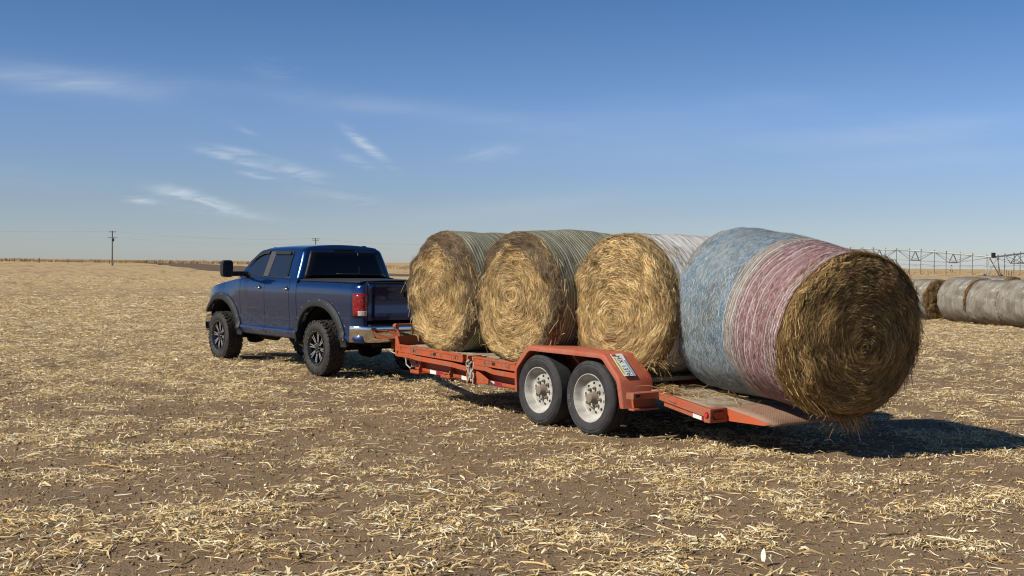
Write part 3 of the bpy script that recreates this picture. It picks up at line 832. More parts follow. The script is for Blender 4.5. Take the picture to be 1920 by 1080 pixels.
m_lamp = simple("red_lamp_lens", (.13, .004, .008), .12, 0, .6, .6, .2, 60)  # lens red darkened to carry the shade on the lamp box's rear
m_lampb = simple("bright_red_lens", (.60, .012, .03), .12, 0, .6, .6, .25, 60)
# ------------------------------------------------------------ trailer. local: X forward, Y left, origin on the ground under the front axle
trailer = thing("flatbed_trailer", "dusty orange tandem-axle flatbed trailer loaded with round bales", "trailer", tw(0, -1.25, 0), PI / 2 + TA)
HW = 1.25
def zt(u): return .655 + .0185 * (u - .4)
def bar_u(mb, u0, u1, y0, y1, za0, zb0, za1=None, zb1=None):
    """a bar running along the trailer between stations u0 > u1; z from a (bottom) to b (top)"""
    za1 = za0 if za1 is None else za1; zb1 = zb0 if zb1 is None else zb1
    mb.hexa([(u0, y0, za0), (u1, y0, za1), (u1, y1, za1), (u0, y1, za0), (u0, y0, zb0), (u1, y0, zb1), (u1, y1, zb1), (u0, y1, zb0)])
# deck: planks laid along the trailer, with thin gaps
mb = MB(); npl = 11; y0, y1 = -1.20, 1.20; wpl = (y1 - y0) / npl
for i in range(npl):
    ya, yb = y0 + i * wpl + .004, y0 + (i + 1) * wpl - .004
    u_end = .42 if (abs((ya + yb) / 2) > .80) else -1.30
    j = random.uniform(-.003, .003)
    bar_u(mb, 3.06, u_end, ya, yb, zt(3.06) - .05, zt(3.06) - .004 + j, zt(u_end) - .05, zt(u_end) - .004 + j)
mb.build("deck", m_deck, trailer, bevel=.004)
# side rails: upper board with slots, thin lower lip with its bend
for sgn in (1, -1):
    Y1 = HW * sgn; Yi = (HW - .055) * sgn
    def rail(u0, u1):
        mb = MB()
        bar_u(mb, u0, u1, Yi, Y1, zt(u0) - .085, zt(u0) + .012, zt(u1) - .085, zt(u1) + .012)
        bar_u(mb, u0, u1, Y1 - .02 * sgn, Y1 + .006 * sgn, zt(u0) - .012, zt(u0) + .016, zt(u1) - .012, zt(u1) + .016)
        bar_u(mb, u0, u1, Y1 - .02 * sgn, Y1 + .010 * sgn, zt(u0) - .085, zt(u0) - .066, zt(u1) - .085, zt(u1) - .066)
        n = max(2, int((u0 - u1) / .22))
        for k in range(n + 1):      # small stiffeners between the chain slots
            uu = u0 - .02 - (u0 - u1 - .04) * k / n
            bar_u(mb, uu + .012, uu - .012, Y1 - .004 * sgn, Y1 + .004 * sgn, zt(uu) - .07, zt(uu) - .01)
        mb.mi = 1
        for k in range(n):
            uu = u0 - (u0 - u1) * (k + .5) / n
            bar_u(mb, uu + .035, uu - .035, Yi + .012 * sgn, Y1 - .012 * sgn, zt(uu) + .008, zt(uu) + .0165)
            if k % 2: bar_u(mb, uu + .05, uu - .02, Y1 - .006 * sgn, Y1 + .0035 * sgn, zt(uu) - .058, zt(uu) - .022)
        mb.mi = 2
        for k in range(int((u0 - u1) * 7)):       # worn, bare patches of the rail
            uu = random.uniform(u1 + .05, u0 - .05); ww = random.uniform(.008, .03); zc = random.uniform(.015, .03)
            bar_u(mb, uu + ww, uu - ww * random.uniform(.6, 1), Y1 - .002 * sgn, Y1 + .0055 * sgn, zt(uu) - .066, zt(uu) - zc)
        mb.build("side_rail", [m_or, m_dark, m_worn], trailer, bevel=.003)
    rail(3.03, 1.50); rail(1.26, .41)
    mb = MB()
    def lip(us, drop):
        for a, b_ in zip(us[:-1], us[1:]):
            bar_u(mb, a[0], b_[0], Y1 - .15 * sgn, Y1, a[1] - .012, a[1] + .012, b_[1] - .012, b_[1] + .012)
            bar_u(mb, a[0], b_[0], Y1 - .012 * sgn, Y1 + .004 * sgn, a[1] - .03, a[1] + .03, b_[1] - .03, b_[1] + .03)
    lip([(3.10, .585), (2.75, .583), (2.60, .566), (1.75, .545), (1.42, .520)], 0)
    lip([(1.26, .560), (1.0, .553), (.86, .527), (.41, .518)], 0)
    bar_u(mb, 1.47, 1.44, Y1 - .10 * sgn, Y1 - .03 * sgn, .40, zt(1.45))
    mb.build("lower_rail", m_or, trailer, bevel=.004)
    # strap post with gusset
    mb = MB()
    bar_u(mb, 1.405, 1.385, Y1 - .20 * sgn, Y1 + .005 * sgn, .345, zt(1.4) + .01)
    bar_u(mb, 1.285, 1.265, Y1 - .20 * sgn, Y1 + .005 * sgn, .345, zt(1.27) + .01)
    bar_u(mb, 1.385, 1.285, Y1 - .20 * sgn, Y1 - .18 * sgn, .345, zt(1.3) - .02)
    mb.prism([(1.265, .350), (1.265, .52), (1.10, .46), (1.0, .42), (1.0, .372)], 'Y', Y1 - .05 * sgn, Y1 - .03 * sgn)
    mb.build("strap_post", m_or, trailer, bevel=.004)
    mb = MB()
    for k in range(5):
        xx = 1.33 + random.uniform(-.045, .045); pts = []
        for q in range(8):
            t = q / 7
            pts.append((xx + random.uniform(-.015, .015) + .05 * math.sin(t * 3 + k), Y1 + (.012 + .01 * math.sin(t * 5 + k)) * sgn, .62 - t * random.uniform(.20, .28)))
        mb.tube(pts, .009, 6)
    mb.tube([(1.31, Y1 + .03 * sgn, .64), (1.35, Y1 + .045 * sgn, .61), (1.37, Y1 + .03 * sgn, .57), (1.32, Y1 + .03 * sgn, .55), (1.30, Y1 + .035 * sgn, .60)], .012, 6)
    mb.build("tie_down_strap", m_strap, trailer)
    # main beam with tape
    Yb = 1.085 * sgn
    mb = MB()
    def beam(u0, u1):
        bar_u(mb, u0, u1, Yb - .012 * sgn, Yb + 0 * sgn, .375, .58, .335, .56)
        bar_u(mb, u0, u1, Yb - .10 * sgn, Yb + .035 * sgn, .375, .400, .330, .352)
        bar_u(mb, u0, u1, Yb + .022 * sgn, Yb + .035 * sgn, .375, .432, .330, .383)
    beam(2.83, .30)
    mb.build("main_beam", m_or, trailer, bevel=.003)
    def tape(u0, u1, m):
        mb = MB(); f0 = (2.83 - u0) / 2.53; f1 = (2.83 - u1) / 2.53
        zb = lambda f: .375 - .045 * f
        bar_u(mb, u0, u1, Yb + .034 * sgn, Yb + .038 * sgn, zb(f0) + .005, zb(f0) + .055, zb(f1) + .005, zb(f1) + .05)
        mb.build('reflective_tape', m_red if m else m_white, trailer, smooth=False)
    for a, b_, m in ((2.46, 2.31, 0), (2.31, 2.15, 1), (1.72, 1.57, 0), (1.16, 1.01, 0), (1.01, .86, 1), (.56, .44, 0)): tape(a, b_, m)
    # outrigger brackets
    for ub in (2.69, 1.95):
        mb = MB()
        bar_u(mb, ub + .11, ub - .11, Yb, (HW - .03) * sgn, .355, .372)
        bar_u(mb, ub + .11, ub + .095, Yb, (HW - .03) * sgn, .355, .405)
        bar_u(mb, ub + .11, ub - .11, (HW - .042) * sgn, (HW - .03) * sgn, .355, .405)
        mb.hexa([(ub - .02, Yb, .372), (ub - .035, Yb, .372), (ub - .035, (HW - .05) * sgn, .372), (ub - .02, (HW - .05) * sgn, .372),
                 (ub - .02, Yb, .55), (ub - .035, Yb, .55), (ub - .035, Yb + .03 * sgn, .55), (ub - .02, Yb + .03 * sgn, .55)])
        mb.build("outrigger", m_or, trailer, bevel=.003)
    # fender: bent tread plate with a turned-down lip, plus inner wall
    out = [(.405, .345), (.418, .635), (.175, .885), (-1.155, .885), (-1.415, .640), (-1.475, .345)]
    def offs(pl, d):
        c = []
        for i, p in enumerate(pl):
            a = Vector(pl[max(i - 1, 0)]); b_ = Vector(pl[min(i + 1, len(pl) - 1)]); t = (b_ - a).normalized(); nrm = Vector((t.y, -t.x)) 
            c.append((p[0] + nrm.x * d, p[1] + nrm.y * d))
        return c
    def rnd(pl, r=.05):
        o_ = [pl[0]]
        for i in range(1, len(pl) - 1):
            a, p, b_ = Vector(pl[i - 1]), Vector(pl[i]), Vector(pl[i + 1])
            d0, d1 = (a - p).normalized(), (b_ - p).normalized()
            for k in range(5):
                t = k / 4; q0 = p + d0 * r * (1 - t); q1 = p + d1 * r * t
                o_.append(tuple(q0.lerp(q1, t)))
        return o_ + [pl[-1]]
    ro = rnd(out); cx, cz = -.53, .35
    inn = [(cx + (p[0] - cx) * .985, cz + (p[1] - cz) * .97) for p in ro]
    lipn = [(cx + (p[0] - cx) * .945, cz + (p[1] - cz) * .90) for p in ro]
    Yo, Yn = (HW + .02) * sgn, (HW - .42) * sgn
    Yc = (HW + .004) * sgn
    mb = MB()
    rows = [[(p[0], Yn, p[1]) for p in inn], [(p[0], Yn, p[1]) for p in ro], [(p[0], Yc, p[1]) for p in ro]]
    mid = [((a[0] * .7 + b_[0] * .3), (a[1] * .7 + b_[1] * .3)) for a, b_ in zip(ro, lipn)]
    rows += [[(p[0], Yo, p[1]) for p in mid], [(p[0], Yo, p[1]) for p in lipn], [(p[0], Yo - .008 * sgn, p[1]) for p in lipn], [(p[0], Yn, p[1] - .0) for p in inn]]
    mb.grid(rows)
    f = mb.build("fender", m_orf, trailer, ang=50)
    mb = MB()
    mb.prism([(p[0], p[1]) for p in inn] , 'Y', Yn, Yn + .01 * sgn)
    mb.hexa([(-.50, Yn, .50), (-.53, Yn, .50), (-.53, Yo - .12 * sgn, .80), (-.50, Yo - .12 * sgn, .80), (-.50, Yn, .86), (-.53, Yn, .86), (-.53, Yo - .12 * sgn, .86), (-.50, Yo - .12 * sgn, .86)])
    mb.build("inner_fender", m_ord, trailer)
    # tail side: cross piece behind the fender, tapering rail, lamp box
    mb = MB(); yi = (HW - .345) * sgn
    bar_u(mb, -1.485, -1.60, yi - .15 * sgn, HW * sgn - .005 * sgn, .445, .512)
    bar_u(mb, -1.60, -2.30, yi - .06 * sgn, yi, .430, .507, .320, .412)
    bar_u(mb, -1.46, -1.56, yi - .05 * sgn, (HW - .05) * sgn, .325, .345)
    bar_u(mb, -1.46, -1.50, yi - .05 * sgn, (HW - .10) * sgn, .345, .445)
    bar_u(mb, -1.66, -2.30, yi - .07 * sgn, yi - .02 * sgn, .370, .410, .268, .320)
    mb.mi = 1
    bar_u(mb, -1.483, -1.6015, (HW - .10) * sgn, (HW - .035) * sgn, .468, .496)
    mb.build("tail_rail", [m_ord, m_dark], trailer, bevel=.005)
    mb = MB()
    bar_u(mb, -2.08, -2.20, yi - .02 * sgn, yi - .016 * sgn, .305, .345, .288, .328)
    mb.build("reflective_tape", m_white, trailer, smooth=False)
    mb = MB(); bar_u(mb, -2.20, -2.30, yi - .02 * sgn, yi - .016 * sgn, .288, .328, .270, .312)
    mb.build("reflective_tape", m_red, trailer, smooth=False)
    mb = MB()
    ybx0, ybx1 = yi + .015 * sgn, yi - .225 * sgn
    bar_u(mb, -2.26, -2.345, ybx1, ybx0, .275, .415)
    bx = mb.build("lamp_box", m_ord, trailer, bevel=.008)
    def oval(cx_, cz_, a, b_, n=24):
        o_ = []
        for k in range(n):
            q = 2 * PI * k / n; c_, s_ = math.cos(q), math.sin(q)
            o_.append((cx_ + (a - b_) * (1 if c_ > 0 else -1) * (abs(c_) > 1e-6) + b_ * c_, cz_ + b_ * s_))
        return o_
    mb = MB(); yc = (ybx0 + ybx1) / 2
    mb.prism(oval(yc, .348, .088, .042), 'X', -2.34, -2.352); mb.mi = 1
    mb.prism(oval(yc, .348, .078, .033), 'X', -2.35, -2.360)
    mb.build("tail_lamp", [m_black, m_lamp], bx)
    mb = MB()
    cyl = lambda r: [(-2.303 + r * math.cos(2 * PI * k / 20), .350 + r * 1.1 * math.sin(2 * PI * k / 20)) for k in range(20)]
    mb.prism(cyl(.027), 'Y', ybx0 - .004 * sgn, ybx0 + .008 * sgn); mb.mi = 1
    mb.prism(cyl(.020), 'Y', ybx0 + .006 * sgn, ybx0 + .014 * sgn)
    mb.build("marker_lamp", [m_black, m_lampb], bx)
# tail deck, ramp wedge
yi = HW - .345
mb = MB()
n = 8
rows = []
for i in range(n + 1):
    u = -1.31 - (2.26 - 1.31) * i / n
    z = .528 - (.528 - .412) * i / n
    rows.append([(u, y, z + random.uniform(-.004, .004)) for y in np.linspace(-yi + .05, yi - .05, 13)])
mb.grid(rows)
mb.build("tail_deck", m_deck, trailer, solid=.04)
mb = MB(); yr = yi - .235
mb.grid([[(-2.25, y, .414) for y in np.linspace(-yr, yr, 9)], [(-2.40, y, .404) for y in np.linspace(-yr, yr, 9)], [(-2.70, y, .355) for y in np.linspace(-yr, yr, 9)], [(-2.90, y, .316) for y in np.linspace(-yr, yr, 9)]])
mb.build("ramp", m_ramp, trailer, solid=.03)
for sgn in (1, -1):
    mb = MB(); mb.prism([(-2.345, .285), (-2.345, .402), (-2.70, .348), (-2.89, .306), (-2.80, .290)], 'Y', yr * sgn, yr * sgn + .012 * sgn)
    mb.build("ramp_cheek", m_cheek, trailer)
# headboard and its corner frame
mb = MB()
bar_u(mb, 3.135, 3.115, -HW, HW, .56, .825)
for sgn in (1, -1):
    mb.prism([(3.115, .57), (3.115, .83), (3.085, .83), (3.02, zt(3) + .01), (3.02, .57)], 'Y', (HW + .003) * sgn, (HW - .014) * sgn)
mb.mi = 1
for sgn in (1, -1): bar_u(mb, 3.085, 3.05, (HW - .001) * sgn, (HW + .006) * sgn, .595, .633)
mb.build("headboard", [m_or, m_dark], trailer, bevel=.003)
for sgn in (1, -1):
    mb = MB()
    ya, yb = (HW - .02) * sgn, (HW - .26) * sgn
    mb.tube([(3.10, ya - .03 * sgn, .82), (3.14, ya, .95), (3.14, ya, .975)], .018, 8)
    mb.tube([(3.14, ya, .972), (3.14, yb, .972)], .014, 8)
    mb.tube([(3.14, yb, .975), (3.12, yb - .01 * sgn, .82)], .016, 8)
    mb.tube([(3.10, ya + .01 * sgn, .955), (3.17, ya + .01 * sgn, .955)], .032, 10)
    mb.build("corner_loop", m_ord, trailer)
# tongue, coupler, jack, hoses
mb = MB()
for sgn in (1, -1):
    mb.tube([(3.12, .75 * sgn, .50), (5.10, .06 * sgn, .52)], .062, 4)
bar_u(mb, 5.05, 5.28, -.08, .08, .47, .58)
bar_u(mb, 3.12, 3.02, -1.0, 1.0, .40, .55)
mb.build("tongue", m_or, trailer)
mb = MB(); mb.tube([(4.35, .12, .30), (4.35, .12, .95)], .045, 12); mb.lathe([(.29, 0), (.29, .11), (.305, .11), (.305, 0)], 16, (4.35, .12, 0), 'Z')
mb.build("jack", m_dark, trailer)
mb = MB()
mb.tube([(3.30, .92, .52), (3.28, .90, .40), (3.36, .88, .36), (3.50, .86, .40), (3.55, .84, .50)], .008, 6)
mb.build("brake_hose", m_strap, trailer)
mb = MB(); mb.tube([(3.13, 1.05, .55), (2.95, 1.08, .42), (2.86, 1.05, .46)], .010, 6); mb.build("safety_chain", m_strap, trailer)
mb = MB(); mb.tube([(3.13, 1.24, .585), (3.22, 1.24, .60), (3.25, 1.25, .615)], .008, 6); mb.build("hook", m_strap, trailer)
# axles
for ua in (0, -.90):
    mb = MB(); mb.tube([(ua, -1.05, .40), (ua, 1.05, .40)], .055, 12)
    for s_ in (1, -1): bar_u(mb, ua + .30, ua - .30, (.80) * s_, (.86) * s_, .44, .49)
    mb.build("axle", m_dark, trailer)
# wheels
def letters(txt, size, depth, mat, parent, M, name):
    cu = bpy.data.curves.new(name, 'FONT'); cu.body = txt; cu.size = size; cu.extrude = depth; cu.align_x = 'CENTER'; cu.align_y = 'CENTER'; cu.resolution_u = 3
    tmp = bpy.data.objects.new(name + "_tmp", cu); COL.objects.link(tmp)
    bpy.context.view_layer.update()
    me = bpy.data.meshes.new_from_object(tmp.evaluated_get(bpy.context.evaluated_depsgraph_get()))
    bpy.data.objects.remove(tmp); bpy.data.curves.remove(cu)
    me.name = name; me.transform(M); me.materials.clear(); me.materials.append(mat)
    return link(name, me, parent)
m_letter = simple("tyre_lettering", (.13, .13, .13), .6, 0, .4, 0, .1, 50)
def trailer_wheel(u, sgn, worn, text=None):
    wh = bpy.data.objects.new("wheel", None); COL.objects.link(wh); wh.parent = trailer; wh.location = (u, (HW - .125) * sgn, .395)
    if sgn < 0: wh.rotation_euler = (0, 0, PI)
    Rt, W = .398, .24
    mb = MB()
    h = W / 2
    pr = [(h - .035, .245), (h - .018, .262), (h - .006, .30), (h - .002, .335), (h - .010, .352), (h - .006, .362), (h - .022, .384), (h - .036, Rt - .003)]
    if worn: tr_ = [(h - .05, Rt - .001), (.0, Rt), (-h + .05, Rt - .001)]
    else:
        tr_ = []
        for g in (.055, .018, -.018, -.055): tr_ += [(g + .009, Rt), (g + .006, Rt - .013), (g - .006, Rt - .013), (g - .009, Rt)]
    pr2 = pr + tr_ + [(-a, r) for a, r in reversed(pr)]
    mb.lathe(pr2, 72)
    ty = mb.build("tyre", m_tyre, wh, ang=30)
    mb = MB()       # deep dish rim
    mb.lathe([(h - .036, .247), (h - .022, .258), (h - .014, .258), (h - .014, .250), (h - .03, .239), (h - .050, .228), (h - .062, .222), (h - .080, .214), (h - .100, .200), (h - .106, .184), (h - .100, .166), (h - .092, .130), (h - .090, .0)], 64)
    mb.lathe([(h - .036, .247), (-h + .04, .247)], 48)
    mb.mi = 1
    for k in range(10):     # hand holes read dark
        q = 2 * PI * k / 10 + .2; r_ = .152
        c = Vector((r_ * math.cos(q), h - .0945, r_ * math.sin(q)))
        mb.lathe([(c.y, .0005), (c.y, .0155), (c.y - .01, .0155)], 12, (c.x, 0, c.z))
    mb.build("rim", [m_wrim, m_dark], wh, ang=40)
    mb = MB()
    mb.lathe([(h - .092, .070), (h - .078, .066), (h - .060, .056), (h - .022, .052), (h - .012, .046), (h - .008, .0)], 24)
    for k in range(8):
        q = 2 * PI * k / 8 + .1; x_, z_ = .102 * math.cos(q), .102 * math.sin(q)
        mb.lathe([(h - .094, .018), (h - .068, .017), (h - .066, .010), (h - .050, .009), (h - .048, .0)], 8, (x_, 0, z_))
    mb.build("hub", m_hub, wh)
    if text:
        for k, ch in enumerate(text):
            a = -.33 + .28 * k   # on the front side of the wheel, reading upwards
            M = Matrix(((-math.sin(a), math.cos(a), 0, .318 * math.cos(a)), (0, 0, 1, h - .0015), (math.cos(a), math.sin(a), 0, .318 * math.sin(a)), (0, 0, 0, 1)))
            letters(ch, .062, .0025, m_letter, ty, M, "raised_letter")
    return wh
trailer_wheel(0, 1, True); trailer_wheel(-.885, 1, False, "UN")
trailer_wheel(0, -1, True); trailer_wheel(-.885, -1, False)
# licence plate on the rear slope of the near fender
m_plw = simple("plate_white", (.70, .72, .70), .4, 0, .5, 0, .06, 20)
m_plb = simple("plate_blue", (.16, .34, .50), .4, 0, .5, 0, .2, 25)
m_plg = simple("plate_green", (.36, .46, .08), .4, 0, .5, 0, .25, 25)
m_plr = simple("plate_red", (.30, .03, .03), .4, 0, .5, 0, .2, 25)
m_ink = simple("plate_ink", (.015, .02, .03), .5, 0, .5, 0, .1, 25)
p0, p1 = Vector((-1.17, 0, .872)), Vector((-1.405, 0, .652))
dn = (p1 - p0).normalized(); nrm = Vector((-dn.z, 0, dn.x)); nrm = nrm if nrm.z > 0 else -nrm
inb = Vector((0, -1, 0))
cpl = (p0 + p1) / 2 + Vector((0, HW - .125, 0)) + nrm * .014
# plate axes: text runs down the slope (x), its top points inboard (y), facing out (z)
Mp = Matrix.Translation(cpl) @ Matrix((dn, inb, nrm)).transposed().to_4x4()
if Mp.to_3x3().determinant() < 0: print("plate axes flipped")
def plate_mesh():
    mb = MB()
    def rect(x0_, y0_, x1_, y1_, z0_, z1_): mb.box(((x0_ + x1_) / 2, (y0_ + y1_) / 2, (z0_ + z1_) / 2), (x1_ - x0_, y1_ - y0_, z1_ - z0_))
    rect(-.153, -.078, .153, .078, 0, .003)
    mb.mi = 1; rect(-.06, .045, .148, .073, .003, .0036)
    mb.mi = 2; rect(-.10, -.073, .13, -.046, .003, .0036)
    mb.mi = 3; rect(-.148, -.073, -.115, -.015, .003, .0036)
    mb.mi = 4; rect(-.148, .03, -.10, .07, .003, .0036)
    mb.v = [tuple(Mp @ Vector(p)) for p in mb.v]
    return mb
pl = plate_mesh().build("license_plate", [m_plw, m_plb, m_plg, m_plr, m_plw], trailer, bevel=0)
letters("HX 1376", .092, .001, m_ink, pl, Mp @ Matrix.Translation((.012, -.004, .0045)) @ Matrix.Scale(.82, 4, (1, 0, 0)) , "plate_lettering")
# ------------------------------------------------------------ pickup truck. local: X forward, Y left, origin on the ground under the rear axle
KA = R(38.16)
K_O = Vector((-3.09009, 18.4597, 0)); K_U = Vector((-math.sin(KA), math.cos(KA), 0)); K_V = Vector((-math.cos(KA), -math.sin(KA), 0))
WBASE = 3.65
m_blue, N = new_mat("blue_metallic_paint")
oc = N.n('ShaderNodeTexCoord').outputs['Object']
x, y, z = N.sep(oc)
fl = N.noise(oc, 900, 1)
dn_ = N.noise(oc, 6, 5, .7)
lw = N.n('ShaderNodeLayerWeight'); lw.inputs[0].default_value = .35
base = N.mix(N.mr(fl, .3, .7), (.0025, .022, .086), (.0045, .040, .148))
dustf = N.math('MULTIPLY', N.mr(z, .95, .55), N.mr(dn_, .35, .7, .1, .65))
c = N.mix(N.math('MULTIPLY', dustf, .36), base, (.10, .075, .06))
b = pbr(N, c, N.math('MULTIPLY_ADD', dustf, .5, .20), N.math('MULTIPLY_ADD', dustf, -.6, .70), .5, N.math('MULTIPLY_ADD', dustf, -.9, 1.0), .02)
finish(N, b)
m_glass = simple("tinted_glass", (.003, .004, .006), .04, 0, .25, 0, .1, 5)
m_glass2 = simple("tinted_side_glass", (.012, .016, .024), .05, 0, .55, 0, .1, 5)
m_trim = simple("black_trim", (.014, .014, .015), .5, 0, .4, 0, .15, 20)
m_pillar = simple("grey_pillar_trim", (.055, .052, .048), .5, 0, .4, 0, .1, 20)
m_slider = simple("slider_seal", (.15, .15, .15), .5, 0, .4, 0, .1, 20)
m_flare = simple("satin_black_flare", (.008, .008, .009), .55, 0, .5, 0, .15, 20)
m_chrome = simple("chrome", (.72, .72, .72), .07, 1.0, .5, 0, .04, 8)
m_bolt = simple("bright_bolt", (.62, .62, .62), .25, 1.0, .5, 0, .05, 8)
m_rimb = simple("gloss_black_rim", (.010, .010, .011), .2, 0, .5, .5, .1, 8)
m_mill = simple("milled_aluminium", (.80, .80, .80), .42, 1.0, .5, 0, .08, 30)
m_tonneau = simple("tonneau_vinyl", (.030, .030, .032), .55, 0, .4, 0, .15, 40)
m_under = simple("underbody_black", (.006, .006, .006), .9, 0, .2, 0, .2, 8)
m_clear = simple("reverse_lamp_lens", (.42, .36, .36), .15, 0, .6, .4, .2, 60)
m_tail, N = new_mat("tail_lamp_red")
oc = N.n('ShaderNodeTexCoord').outputs['Object']
vz = N.n('ShaderNodeTexVoronoi'); N.set(vz.inputs['Vector'], oc); vz.inputs['Scale'].default_value = 26
c = N.mix(N.mr(vz.outputs['Distance'], .05, .35), (.62, .02, .03), (.17, .003, .006))
finish(N, pbr(N, c, .1, 0, .6, .8), vz.outputs['Distance'], .25, .01)

truck = thing("pickup_truck", "dark blue lifted crew-cab pickup hitched to the bale trailer", "pickup truck", K_O + K_V * -1.0, PI / 2 + KA)
ZP = [(.50, .905), (.545, .915), (.60, .935), (.628, .958), (.640, .966), (.665, .962), (.695, .932), (.80, .940), (1.0, .953), (1.18, .962), (1.30, .962), (1.38, .955), (1.44, .945), (1.49, .930), (1.515, .915), (1.53, .905)]
ZPB = [(.50, .905), (.545, .915), (.60, .935), (.628, .952), (.640, .958), (.665, .955), (.695, .938), (.80, .945), (1.0, .958), (1.18, .966), (1.30, .966), (1.38, .962), (1.43, .950), (1.465, .928), (1.485, .895)]
def interp(pts, t):
    if t <= pts[0][0]: return pts[0][1]
    for (a, ya), (b_, yb) in zip(pts, pts[1:]):
        if t <= b_: return ya + (yb - ya) * (t - a) / (b_ - a)
    return pts[-1][1]
def half_w(x_, z_):
    w_ = interp(ZPB if x_ < .72 else ZP, z_)
    if x_ > 3.75: 
        d = (x_ - 3.75) / .85; w_ -= .19 * d * d + .02 * d
    if x_ > 2.9: w_ -= .05 * max(0, (z_ - 1.15) / .35) * min(1, (x_ - 2.9) / .6)
    if x_ < -.98:
        d = (-.98 - x_) / .245; w_ -= .125 * (1 - math.sqrt(max(0, 1 - min(d, 1) ** 2)))
    return w_
def arch_bottom(x_, base_z):
    z_ = base_z
    for xc in (0.0, WBASE):
        d = (x_ - xc + .03) / .70
        if abs(d) < 1: z_ = max(z_, .47 + .645 * math.sqrt(1 - d * d))
    return z_
TOPF = [(2.75, 1.50), (3.1, 1.465), (3.5, 1.415), (3.9, 1.35), (4.25, 1.26), (4.50, 1.13)]
def top_z(x_):
    if x_ < .72: return 1.485
    if x_ < 2.83: return 1.53
    return interp(TOPF, x_)
def side_panel(name, x0, x1, sgn, mat=None, label=None, nrow=22):
    xs = set(np.linspace(x0, x1, max(8, int((x1 - x0) / .035))))
    for xc in (-.03, WBASE - .03):
        for q in np.linspace(0, PI, 40):
            xx = xc + .70 * math.cos(q)
            if x0 < xx < x1: xs.add(xx)
    for xx in np.linspace(-1.225, -.98, 12):
        if x0 <= xx <= x1: xs.add(xx)
    xs = sorted(xs); rows = []
    zs0 = [p[0] for p in (ZPB if x1 < .73 else ZP)]
    for x_ in xs:
        zb = arch_bottom(x_, .545 if x_ > -.5 else .578); ztp = top_z(x_)
        if x_ > 4.25: zb = max(zb, .80)
        zz = [zb + (ztp - zb) * k / nrow for k in range(nrow + 1)]
        # snap rows to the creases where they are in range
        for cz in (.628, .640, .665, .695):
            if zb < cz < ztp:
                k = min(range(1, nrow), key=lambda i: abs(zz[i] - cz)); zz[k] = cz
        zz.sort()
        col = [(x_, half_w(x_, z_) * sgn, z_) for z_ in zz]
        yl = half_w(x_, zb)
        rows.append([(x_, (yl - .05) * sgn, zb + .004)] + col + [(x_, (half_w(x_, ztp) - .07) * sgn, ztp + .006)])
    mb = MB(); mb.grid(rows)
    # returns at both ends so the gaps read as real depth
    for rw in (rows[0], rows[-1]):
        mb.grid([rw, [(p[0] + (.0 if rw is rows[0] else 0), p[1] - .045 * sgn, p[2]) for p in rw]])
    return mb.build(name, mat or m_blue, truck, ang=28, fix=True)
